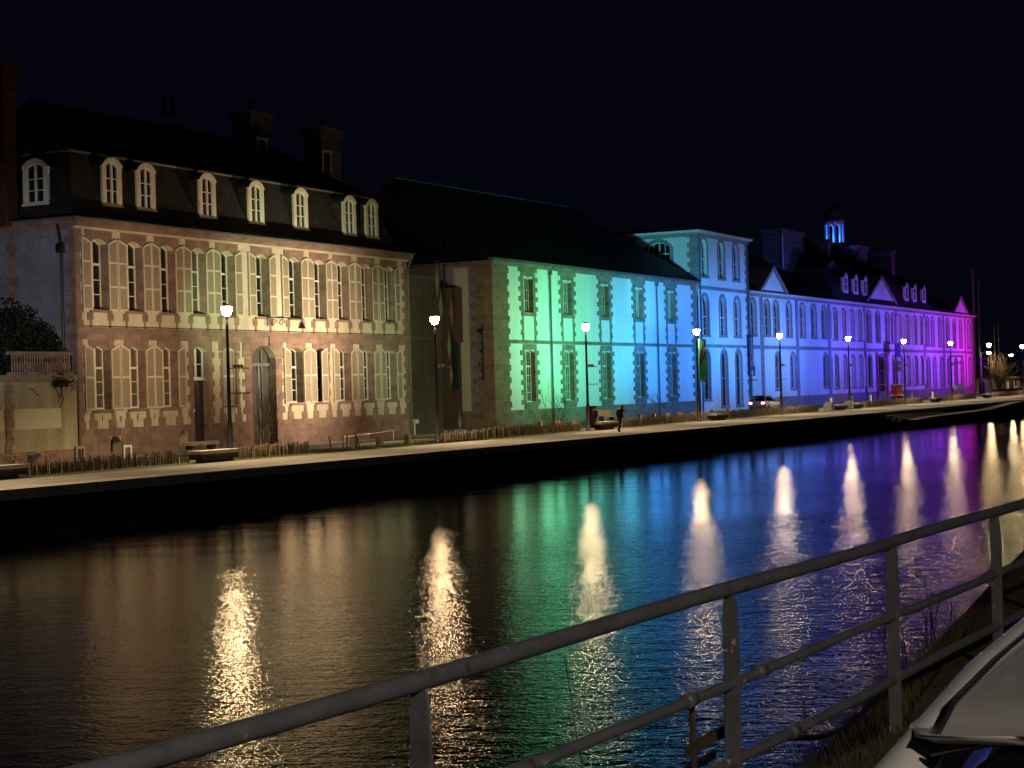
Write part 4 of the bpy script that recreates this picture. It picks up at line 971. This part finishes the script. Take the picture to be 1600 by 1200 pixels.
# banners
T = thing('green_flag', 'green banner with a black diagonal band and white letters SEW on the lamp post', 'banner', (LU[4]+.5, LV, 3))
x0, x1, za, zb, yy = LU[4]+.17, LU[4]+.85, 3.3, 6.9, LV-.06
zb_ = 7.05
pf = front(LV-.04)
za = 4.1
mb = MB(); mb.pbox(pf, LU[4]+.25, LU[4]+1.65, za, zb_, .0, .02); mb.build('cloth', 'flag_green', T)
mb = MB(); mb.prism([(LU[4]+.25,5.0),(LU[4]+1.65,6.05),(LU[4]+1.65,7.0),(LU[4]+.25,5.95)], pf, .021, .028); mb.build('diagonal_band', 'flag_black', T)
for s_, x, z in (('S', .55, 5.68), ('E', .95, 5.98), ('W', 1.36, 6.3)): text_mesh('letter', s_, .6, 'flag_white', face_front(LU[4]+x, LV-.085, z, R(38)), T, .003)
T = thing('vertical_banner', 'navy vertical banner with white and red lettering on the blue wall', 'banner', (162.8, V2-.9, 7))
xb = 161.55
mb = MB(); mb.pbox(front(V2-.35), xb-.75, xb+.45, 4.5, 8.35, 0, .04); mb.pbox(front(V2-.35), xb+.45, xb+.85, 4.5, 5.5, 0, .04); mb.build('cloth', 'banner_navy', T)
mb = MB(); mb.tube([(xb-1.0,V2-.4,8.4),(xb+1.1,V2-.4,8.4)], .06, 6); mb.tube([(xb-1.0,V2-.4,4.1),(xb+1.1,V2-.4,4.1)], .06, 6); mb.build('bracket', 'iron_black', T)
text_mesh('lettering', 'Manufacture', .56, 'flag_white', face_front(xb-.08, V2-.405, 6.85, R(90)), T, .003)
text_mesh('red_lettering', 'LA', .56, 'banner_red', face_front(xb-.08, V2-.405, 5.22, R(90)), T, .003)
mb = MB(); mb.lathe(0, 0, [(0,0),(.24,0),(.24,.02),(0,.02)], 14); mb.v = [(xb-.08+a, V2-.40-c, 4.8+b_) for a, b_, c in mb.v]; mb.build('emblem', 'flag_white', T)
T = thing('teal_banner', 'dark teal vertical banner with black letters beside the brown annex panel', 'banner', (103.6, 59.2, 6))
mb = MB(); mb.box(104.3, 104.34, 57.8, 58.35, 3.9, 7.2); mb.build('cloth', 'banner_teal', T); text_mesh('lettering', 'SEW', .5, 'iron_black', face_left(104.28, 58.08, 5.6, R(90)), T, .003)
KG = 'diamond kites hung between the annex and the hall'
for k, (px_, y0, y1, mt, lb) in enumerate(((682,420,462,'kite_white','white diamond kite highest, left of the string'),(687,453,492,'kite_white','white diamond kite directly above the street lamp lantern'),
    (704,458,500,'kite_orange','orange diamond kite high on the brown panel'),(699,503,541,'kite_white','white diamond kite at the middle of the string'),(701,543,573,'kite_orange','orange diamond kite just under the middle white kite'),(713,608,632,'kite_white','lowest small white diamond kite near the gate'))):
    v_ = 55.5; u_ = v_*(1.684+(px_-632)*.00148); z1, z0 = 11.2-(y0-437)/19.4, 11.2-(y1-437)/19.4
    Pk = lambda a, z, o, u_=u_, v_=v_: (u_+a*.5-o*.8, v_-a*.86-o*.5, z)
    mb = MB(); c_ = (z0+z1)/2; mb.prism([(0,z0),(.13,c_),(0,z1),(-.13,c_)], Pk, 0, .03); mb.tube([Pk(0,z0,.02), Pk(0,z1+.3,.02)], .012, 4)
    tag(mb.build('diamond_kite', mt), lb, 'kite', KG)
T = thing('hanging_line', 'thin cable carrying the diamond kites across the annex', 'cable', (100, 57.3, 12)); mb = MB(); mb.tube([(88.5,55.3,12.4),(98,55.5,12.3),(107.9,57.2,12.6)], .015, 4); mb.build('cable', 'iron_black', T)
T = thing('green_pennant', 'dark green narrow pennant hanging from the hall eave', 'pennant', (101.5, 57.6, 11)); mb = MB(); mb.box(98.6, 98.8, 55.6, 55.64, 9.4, 12.2); mb.build('cloth', 'banner_teal', T)

# entrance banners, signs at the far range
for k, (x, lb) in enumerate(((204.2,'pink glowing vertical banner left of the range entrance'),(208.5,'pink glowing vertical banner right of the range entrance'))):
    mb = MB(); mb.pbox(front(V2-1.2), x-.35, x+.35, 1.7, 7.0, 0, .08); tag(mb.build('entrance_banner', 'pink_banner'), lb, 'banner', 'pink banners at the range entrance')
T = thing('dark_signboard', 'dark signboard with four square panels on red posts beside the range entrance', 'sign', (181, 46.8, Q))
for dx, z in ((0,5.6),(.8,5.5),(0,4.8),(.8,4.8)):
    mb = MB(); mb.pbox(front(55.6), 210.4+dx*2.4, 212.0+dx*2.4, z-.1, z+.5, 0, .06); mb.build('panel', 'iron_black', T)
mb = MB(); mb.tube([(211.4,55.7,Q),(211.4,55.7,6.0)], .09, 6); mb.build('post', 'banner_red', T); mb = MB(); mb.tube([(212.8,55.7,Q),(212.8,55.7,6.0)], .07, 6); mb.build('post', 'banner_red', T)
mb = MB(); mb.pbox(front(55.6), 211.6, 214.2, 6.5, 8.1, 0, .05); mb.tube([(212.9,55.9,Q),(212.9,55.9,8.1)], .06, 6); tag(mb.build('dark_banner', 'banner_navy'), 'dark square banner above the signboard with red posts', 'banner')
T = thing('red_kiosk', 'small red-lit kiosk with a pale counter beside the range entrance', 'kiosk', (179, 48, Q))
mb = MB(); mb.box(183.0, 185.3, 48, 48.6, Q+.9, Q+1.9); mb.build('body', 'red_box_light', T); mb = MB(); mb.box(182.8, 185.5, 47.8, 48.8, Q+1.9, Q+2.0); mb.build('roof', 'white_paint', T); mb = MB(); mb.box(182.5, 185.7, 47.9, 48.7, Q+.75, Q+.9); mb.build('counter', 'white_paint', T); mb = MB(); mb.box(182.8, 185.4, 48.1, 48.5, Q, Q+.75); mb.build('base', 'banner_navy', T)
T = thing('white_notice', 'white notice panel on legs in front of the magenta pavilion', 'sign', (203, 46.4, Q)); mb = MB(); mb.pbox(front(50), 218.0, 223.2, Q+.95, Q+1.6, 0, .06); mb.build('panel', 'flag_white', T)
for x in (218.3, 222.9): mb = MB(); mb.box(x-.06, x+.06, 50, 50.1, Q, Q+.95); mb.build('leg', 'zinc', T)
random.seed(5)
RWP = ['violet-lit post left of the signboard', 'pale post at the foot of the entrance banners', 'pale post just left of the red kiosk', 'red post right of the kiosk lamp', 'pale post below the blank violet wall', 'pale post beside the white notice', 'pale post right of the white notice']
for k, x in enumerate((158.0, 165.0, 171.5, 181.5, 188, 197.5, 206.5)):
    mb = MB(); mb.lathe(x, 47.7, [(.12,Q),(.12,Q+.9),(.08,Q+1.0),(0,Q+1.02)], 8); tag(mb.build('quay_post', 'banner_red' if k == 3 else 'white_paint'), RWP[k], 'post', 'posts along the far road')

# ------------------------------------------------------------------ right end: gate frame, masts, hut
T = thing('boat_gantry', 'dark steel frame gantry between the magenta pavilion and the bare tree', 'gantry', (266, 52, Q))
mb = MB()
for x in (248.2, 254.0): mb = MB(); mb.tube([(x,53,Q),(x,53,6.4)], .12, 6); mb.build('post', 'lamp_metal', T)
mb = MB(); mb.tube([(248.0,53,6.3),(254.3,53,6.35)], .12, 6); mb.tube([(248.0,53,5.6),(254.2,53,5.7)], .08, 6); mb.build('beam', 'lamp_metal', T)
mb = MB(); mb.box(248.6, 250.2, 52.6, 53.4, Q, Q+1.7); mb.build('cabinet', 'banner_navy', T)
for k, (u_, z, r_, lb) in enumerate(((277.0,20.8,.15,'tallest boat mast just right of the magenta gable'),(280.9,19.0,.13,'second tall boat mast, leaning slightly'),(292.0,12.0,.07,'thin short boat mast left of the paired lamps'),(295.4,13.7,.07,'thin boat mast above the bare tree'))):
    mb = MB(); mb.tube([(u_-(.9 if k == 1 else 0),60,Q-1),(u_,60,z)], [r_, r_*.7], 6); mb.tube([(u_-.9,60,z*.72),(u_+.9,60,z*.72)], .04, 4); tag(mb.build('boat_mast', 'mast_alu'), lb, 'mast', 'boat masts beyond the pavilion')
T = thing('pale_hut', 'low pale hut with a flat roof at the right edge of the photo', 'hut', (305, 62, Q)); mb = MB(); mb.box(311, 340, 62, 68, Q, 3.3); mb.build('wall', 'cream_render', T); mb = MB(); mb.box(310.5, 340.5, 61.5, 68.5, 3.3, 3.55); mb.build('roof', 'zinc', T)
for x in (314, 319, 324): mb = MB(); mb.box(x-.6, x+.6, 61.93, 62.0, 1.9, 2.9); mb.build('window', 'window_glass', T)
mb = MB(); mb.pbox(front(56), 282.8, 286.4, Q+.3, Q+1.7, 0, .06); mb.tube([(284.5,56.1,Q),(284.5,56.1,Q+1.7)], .07, 6); tag(mb.build('white_sign', 'flag_white'), 'small white upright sign left of the pale hut', 'sign')
mb = MB(); mb.box(262, 300, 54.6, 55, Q, Q+.5); tag(mb.build('low_wall', 'chimney_stone'), 'low stone wall below the bare tree', 'wall')
def dark_tree(x, y, h_, lb, seed):
    random.seed(seed); t = thing('dark_tree', lb, 'tree', (x, y, Q), 'unlit trees behind the hut'); mb = MB()
    branchy(mb, (x,y,Q), (0,0,1), h_*.5, .25, 3, .6); mb.build('trunk', 'dark_twig', t, fix=False); mb = MB()
    for _ in range(24): leaves(mb, (x+random.gauss(0,h_*.22), y+random.gauss(0,h_*.2), Q+h_*random.uniform(.35,.95)), (h_*.14,h_*.14,h_*.12), 90, .22)
    mb.build('crown', 'green_leaf', t, fix=False)
for k, (x, y, h_, lb) in enumerate(((290,72,10,'unlit tree directly behind the bare tree'),(303,74,12,'unlit taller tree left of the hut roof'),(318,73,10,'unlit tree behind the hut at the right edge'))): dark_tree(x, y, h_, lb, 40+k)
for k, (x, y, lb, c_) in enumerate(((239.5,50,'person in pink top standing under the gantry','banner_red'),(241.2,50.2,'person in dark coat standing right of the gantry','coat_black'))):
    mb = MB(); mb.lathe(x, y, [(.10,Q),(.15,Q+.5),(.20,Q+.9),(.24,Q+1.25),(.20,Q+1.42),(.07,Q+1.48),(.11,Q+1.6),(.09,Q+1.72),(0,Q+1.75)], 10); tag(mb.build('person', c_, None, True), lb, 'person')

# ------------------------------------------------------------------ walking person
def skin(name, verts, edges, radii, mat, parent, sub=2):
    me = bpy.data.meshes.new(name); me.from_pydata(verts, edges, []); o = bpy.data.objects.new(name, me); COL.objects.link(o)
    sm = o.modifiers.new('skin', 'SKIN'); sm.use_smooth_shade = True
    for i, r__ in enumerate(radii): me.skin_vertices[0].data[i].radius = (r__, r__) if not isinstance(r__, tuple) else r__; me.skin_vertices[0].data[i].use_root = (i == 0)
    ss = o.modifiers.new('sub', 'SUBSURF'); ss.levels = sub; ss.render_levels = sub
    bpy.context.view_layer.update()
    m2 = bpy.data.meshes.new_from_object(o.evaluated_get(bpy.context.evaluated_depsgraph_get())); bpy.data.objects.remove(o)
    m2.name = name; m2.materials.clear(); m2.materials.append(MATS[mat])
    o = bpy.data.objects.new(name, m2); COL.objects.link(o); o.parent = parent; return o
T = thing('person', 'person in a long dark jacket walking on the quay, hands in pockets, pale cap', 'person', (90.9, 39.9, Q+.03)); T.rotation_euler.z = R(-38)
# local frame: x = walking direction, y = left, z up. Height about 1.62 m, slightly stooped
V = [(0,0,.84),(0,.09,.80),(.06,.10,.44),(-.02,.11,.08),(.13,.12,.04),(0,-.09,.80),(-.04,-.10,.44),(-.20,-.10,.09),(-.06,-.11,.03),
     (-.03,0,1.02),(-.02,0,1.24),(.07,0,1.36),(.14,0,1.43),(.17,0,1.50),(.05,.20,1.28),(-.04,.24,1.04),(.10,.20,.88),(.05,-.20,1.28),(-.04,-.24,1.04),(.10,-.20,.88)]
E_ = [(0,1),(1,2),(2,3),(3,4),(0,5),(5,6),(6,7),(7,8),(0,9),(9,10),(10,11),(11,12),(12,13),(10,14),(14,15),(15,16),(10,17),(17,18),(18,19)]
rr_ = [.13,.10,.068,.05,.035,.10,.068,.05,.035,.12,.13,.055,.085,.07,.06,.05,.04,.06,.05,.04]
skin('body', V, E_, rr_, 'trousers_dark', T)
V = [(.02,0,.70),(-.02,0,.93),(-.05,0,1.13),(-.02,0,1.27),(.05,0,1.36),(.05,.21,1.28),(-.05,.26,1.04),(.08,.22,.90),(.05,-.21,1.28),(-.05,-.26,1.04),(.08,-.22,.90)]
skin('jacket', V, [(0,1),(1,2),(2,3),(3,4),(3,5),(5,6),(6,7),(3,8),(8,9),(9,10)], [(.18,.17),(.20,.19),(.21,.21),(.18,.20),.10,.085,.075,.065,.085,.075,.065], 'coat_black', T)
def ell(name, c, rad, mat, parent, n=14):
    mb = MB(); pr = [(math.sin(math.pi*i/n), -math.cos(math.pi*i/n)) for i in range(n+1)]; mb.lathe(0, 0, pr, 14)
    mb.v = [(c[0]+a*rad[0], c[1]+b_*rad[1], c[2]+z*rad[2]) for a, b_, z in mb.v]; o = mb.build(name, mat, None, True); o.parent = parent; return o
ell('face', (.185,0,1.455), (.088,.078,.115), 'skin', T)
ell('nose', (.275,0,1.445), (.018,.014,.024), 'skin', T)
for s_ in (-1, 1): ell('ear', (.17,s_*.08,1.455), (.018,.012,.03), 'skin', T)
ell('cap', (.165,0,1.52), (.105,.095,.072), 'hat_light', T)
for s_ in (-1, 1): ell('hand', (.13,s_*.225,.86), (.035,.03,.05), 'skin', T)

# ------------------------------------------------------------------ cars
def car_body(prof_top, prof_bot, half, n=0):
    pass
def loft(stations, name, mat, parent, smooth=True):
    """stations: list of (x, [(y,z)...]) closed rings"""
    mb = MB(); k = len(stations[0][1])
    for x, ringp in stations: mb.v += [(x, a, b_) for a, b_ in ringp]
    for i in range(len(stations)-1):
        for j in range(k): jj = (j+1) % k; mb.f.append((i*k+j, i*k+jj, (i+1)*k+jj, (i+1)*k+j))
    mb.f.append(tuple(range(k))[::-1]); mb.f.append(tuple((len(stations)-1)*k+j for j in range(k)))
    o = mb.build(name, mat, None, smooth); o.parent = parent; return o
def make_car(lb, loc, rot, tail=False):
    """local: x forward, tail at x=0, nose at x=4.2, z=0 ground"""
    T = thing('parked_car', lb, 'car', loc); T.rotation_euler.z = rot
    def sec(w, zt, zb=.28, b_=.12):
        return [(-w+.06,zb),(w-.06,zb),(w,zb+.12),(w+.01,(zb+zt)/2),(w-.03,zt-.05),(w-.14,zt),(0,zt+.03),(-w+.14,zt),(-w+.03,zt-.05),(-w-.01,(zb+zt)/2),(-w,zb+.12)]
    loft([(0,sec(.72,.80,.40)),(.05,sec(.80,.93,.34)),(.3,sec(.85,.97)),(1.0,sec(.87,.95)),(2.4,sec(.87,.92)),(3.2,sec(.86,.90)),(3.8,sec(.82,.80)),(4.12,sec(.74,.68,.32)),(4.2,sec(.62,.58,.38))], 'body', 'car_silver', T)
    # greenhouse: glass volume with painted roof skin above it
    def gsec(wb, wt, zt, zb=.93): return [(-wb,zb),(wb,zb),(wb-.02,zb+.03),(wt,zt-.05),(wt-.07,zt),(0,zt+.012),(-wt+.07,zt),(-wt,zt-.05),(-wb+.02,zb+.03)]
    loft([(.12,gsec(.74,.66,.99)),(.585,gsec(.76,.54,1.415)),(.66,gsec(.76,.55,1.41)),(1.1,gsec(.78,.57,1.41)),(2.0,gsec(.78,.56,1.39)),(2.4,gsec(.78,.54,1.31)),(3.15,gsec(.76,.70,.96))], 'window_glass', 'car_glass', T)
    # roof skin
    st = []
    for x, w, z in ((.570,.47,1.440),(.575,.50,1.437),(.60,.57,1.430),(.68,.61,1.435),(1.1,.625,1.440),(1.6,.625,1.442),(2.0,.61,1.425),(2.35,.58,1.365)):
        dz_ = .006 if x < .65 else (.03 if x < .7 else .07)
        st.append((x, [(-w,z-dz_),(-w+.008,z-dz_*.45),(-w+.04,z-.012),(-w*.5,z+.018),(0,z+.026),(w*.5,z+.018),(w-.04,z-.012),(w-.008,z-dz_*.45),(w,z-dz_),(w-.03,z-dz_-.006),(0,z+.022-dz_),(-w+.03,z-dz_-.006)]))
    loft(st, 'roof', 'car_silver', T)
    for s_ in (-1, 1):
        mb = MB(); pts = [(.08,s_*.74,.93),(.30,s_*.69,1.15),(.52,s_*.615,1.34),(.68,s_*.583,1.400),(1.1,s_*.595,1.416),(1.7,s_*.595,1.420),(2.1,s_*.58,1.39),(2.4,s_*.57,1.33),(3.2,s_*.74,.93)]
        mb.tube(pts, [.05,.045,.036,.026,.024,.024,.026,.032,.04], 10); o = mb.build('roof_pillar', 'car_silver', T, True); o.matrix_parent_inverse = Matrix()
        mb = MB(); mb.tube([(.60,s_*.553,1.425),(.75,s_*.562,1.438),(1.1,s_*.566,1.444),(1.7,s_*.566,1.446),(2.3,s_*.54,1.385)], .0035, 6); o = mb.build('roof_channel', 'car_trim', T, True); o.matrix_parent_inverse = Matrix()
        for x in (.78, 3.38):
            mb = MB(); mb.lathe(0, 0, [(0,-.1),(.2,-.1),(.30,-.09),(.315,0),(.30,.09),(.2,.1),(0,.1)], 20); mb.v = [(x+a, s_*.78+c, .315+b_) for a, b_, c in mb.v]
            w_ = mb.build('wheel', 'tyre', T, True); w_.matrix_parent_inverse = Matrix()
            mb = MB(); mb.lathe(0, 0, [(0,.108),(.19,.112),(.2,.09)], 12); mb.v = [(x+a, s_*(.78+c), .315+b_) for a, b_, c in mb.v]; r__ = mb.build('rim', 'car_chrome', w_)
        mb = MB(); mb.box(-.02, .08, s_*.58-.13, s_*.58+.13, .70, .86); o = mb.build('tail_light', 'tail_light' if tail else 'banner_red', T); o.matrix_parent_inverse = Matrix()
        mb = MB(); mb.box(4.0, 4.14, s_*.55-.14, s_*.55+.14, .56, .70); o = mb.build('headlight', 'white_paint', T); o.matrix_parent_inverse = Matrix()
        mb = MB(); mb.box(2.55, 2.72, s_*.88-.09, s_*.88+.09, .93, 1.07); o = mb.build('door_mirror', 'car_silver', T); o.matrix_parent_inverse = Matrix()
    mb = MB(); mb.box(-.035, .0, -.26, .26, .50, .61); o = mb.build('number_plate', 'flag_white', T); o.matrix_parent_inverse = Matrix()
    mb = MB(); mb.tube([(.60,-.56,1.405),(.585,-.46,1.43),(.575,-.28,1.445),(.57,0,1.455),(.575,.28,1.445),(.585,.46,1.43),(.60,.56,1.405)], .004, 6); o = mb.build('window_seal', 'car_trim', T, True); o.matrix_parent_inverse = Matrix()
    return T
make_car('silver car with glowing tail lights parked on the far road before the blue wall', (147.3, 51.3, Q), R(-1), True)
CARP = (1.43, -.075, 2.075)
make_car('silver car close to the camera at the lower right, only roof in view', CARP, R(1.5))

# ------------------------------------------------------------------ near railing
T = thing('quay_railing', 'dark grey painted tubular railing crossing the foreground', 'railing', (6.83, 2.47, 2.07))
dr = Vector((1, -.05, 0)).normalized(); P0 = Vector((6.83, 2.50, 0))
for z, r_ in ((3.062, .031), (2.674, .0235), (2.347, .0245)):
    mb = MB(); pts = [P0+dr*s+Vector((0,0,z+.004*math.sin(s*1.7+z*9))) for s in [-9+.5*k for k in range(80)]]; mb.tube(pts, r_, 14); mb.build('rail', 'rail_paint', T, True)
    mb = MB()
    if z < 3:
        for s in ((-.48, .25) if z > 2.5 else (.62,)): a = P0+dr*s; mb = MB(); mb.tube([a-dr*.035+Vector((0,0,z)), a+dr*.035+Vector((0,0,z))], r_+.007, 12); mb.build('sleeve', 'rail_paint', T, True)
for pu in [-.2, 2.1, 4.43, 6.78, 8.93, 11.02, 13.1, 15.2, 17.3, 19.4, 21.5, 23.6, 25.7, 27.8]:
    a = P0+dr*(pu-6.83)
    mb = MB(); hw = .033
    pr = []
    for z, w in ((2.02,hw),(2.9,hw),(2.97,.031),(3.01,.027),(3.045,.020)): pr.append((z, w))
    n = len(mb.v)
    for z, w in pr:
        for s1, s2 in ((-1,-1),(1,-1),(1,1),(-1,1)): q = a+dr*(w*.3*s1)+Vector((-dr.y,dr.x,0))*(w*s2); mb.v.append((q.x, q.y, z))
    for i in range(len(pr)-1):
        for j in range(4): jj = (j+1) % 4; mb.f.append((n+i*4+j, n+i*4+jj, n+(i+1)*4+jj, n+(i+1)*4+j))
    mb.build('post', 'rail_paint', T)
mb = MB(); pts = []
for k in range(13):
    s = .6+1.5*k/12; q = P0+dr*s; pts.append((q.x, q.y+.02, 2.33-.10*math.sin(math.pi*k/12)))
mb.tube(pts, .010, 6); pts2 = [(x, y+.02, z-.015) for x, y, z in pts]; mb.tube(pts2, .008, 6); mb.build('slack_cable', 'iron_black', T)
T = thing('ladder_bracket', 'rusty bolted bracket and rods hanging behind the nearest right post', 'bracket', (6.9, 2.75, 2.1))
mb = MB(); mb.tube([(6.62,2.62,2.66),(6.62,2.62,2.18)], .014, 6); mb.build('rod', 'dark_twig', T); mb = MB(); mb.tube([(7.02,2.62,2.66),(7.02,2.62,2.35)], .012, 6); mb.build('rod', 'dark_twig', T)
mb = MB(); mb.box(6.52, 7.1, 2.60, 2.62, 2.41, 2.455); mb.build('flat_bar', 'dark_twig', T); mb = MB(); mb.tube([(6.5,2.66,2.33),(6.95,2.66,2.33)], .018, 6); mb.tube([(6.2,2.9,2.12),(6.9,2.75,2.26)], .02, 6); mb.build('clamp', 'iron_black', T)

# near vegetation
def twig_plant(x, y, hgt, n, lb, seed, z=1.9, rad=.006, spread=.12, mat='dark_twig'):
    random.seed(seed); t = thing('bare_stalks', lb, 'plant', (x, y, z)); mb = MB()
    for _ in range(n): branchy(mb, (x+random.gauss(0,.25), y+random.gauss(0,.15), z+random.uniform(-.2,0)), (random.gauss(0,spread), random.gauss(0,spread), 1), hgt*.42*random.uniform(.6,1.1), rad, 2, spread*1.6, .2)
    mb.build('stalk', mat, t, fix=False)
random.seed(21)
T = thing('bare_stalks', 'single thin bare stalk rising left of the nearest right post', 'plant', (6.4, 3.1, 1.6)); mb = MB(); mb.tube([(6.55,3.0,1.75),(6.42,3.0,2.2),(6.30,3.0,2.55),(6.22,3.0,2.85)], [.008,.006,.004,.002], 5); mb.build('stalk', 'dark_twig', T)
twig_plant(10.6, 3.0, .9, 3, 'bare thin stalks against the violet water between two posts', 22)
twig_plant(11.3, 3.1, 1.0, 4, 'bare thin stalks crowding behind the farthest visible post', 23)
twig_plant(12.6, 3.1, 1.1, 5, 'bare stalks against the golden reflections right of the farthest post', 24)
twig_plant(6.6, 3.0, .35, 9, 'low dry weeds at the foot of the nearest right post', 25, 1.8)
random.seed(31)
mb = MB()
for _ in range(9000):
    x = random.uniform(5.5, 14); base = nedge(x) if x < 9.2 else nedge(x)+random.uniform(0, 1.2); y = base-random.uniform(0, .6) if x < 9.2 else base
    z = 2.07 if y < nedge(x) else 2.07-(y-nedge(x))*.9
    hgt = random.uniform(.02, .09) if x < 9.0 else random.uniform(.08, .3); dx, dy = random.gauss(0, .3)*hgt, random.gauss(0, .3)*hgt; w = .004
    mb.quad((x-w,y,z-.02), (x+w,y,z-.02), (x+dx,y+dy,z+hgt))
o = mb.build('bank_grass', 'dry_plant', fix=False); o['kind'] = 'stuff'; tag(o, 'short dry grass along the edge of the near bank', 'grass')
# street lamp standing on the near bank behind the camera
x, y, zb = -3.0, -6.5, 2.07
T = thing('near_street_lamp', 'street lamp on the near bank behind the camera, outside the photo', 'street lamp', (x, y, zb))
mb = MB(); mb.lathe(x, y, [(.15,zb),(.12,zb+1.5),(.07,zb+6.8)], 10); mb.build('pole', 'lamp_metal', T); mb = MB(); mb.lathe(x, y, [(0,zb+6.7),(.16,zb+6.8),(.2,zb+7.0),(0,zb+7.02)], 10); mb.build('lamp_glass', 'lamp_glow', T)
mb = MB(); mb.lathe(x, y, [(0,zb+7.2),(.3,zb+7.06),(0,zb+7.04)], 10); mb.build('lamp_cap', 'lamp_metal', T)
spot((x, y, zb+6.65), (x+3.0, y+4, 0), (1.0, .88, .76), 8500, 150, .6, .12)
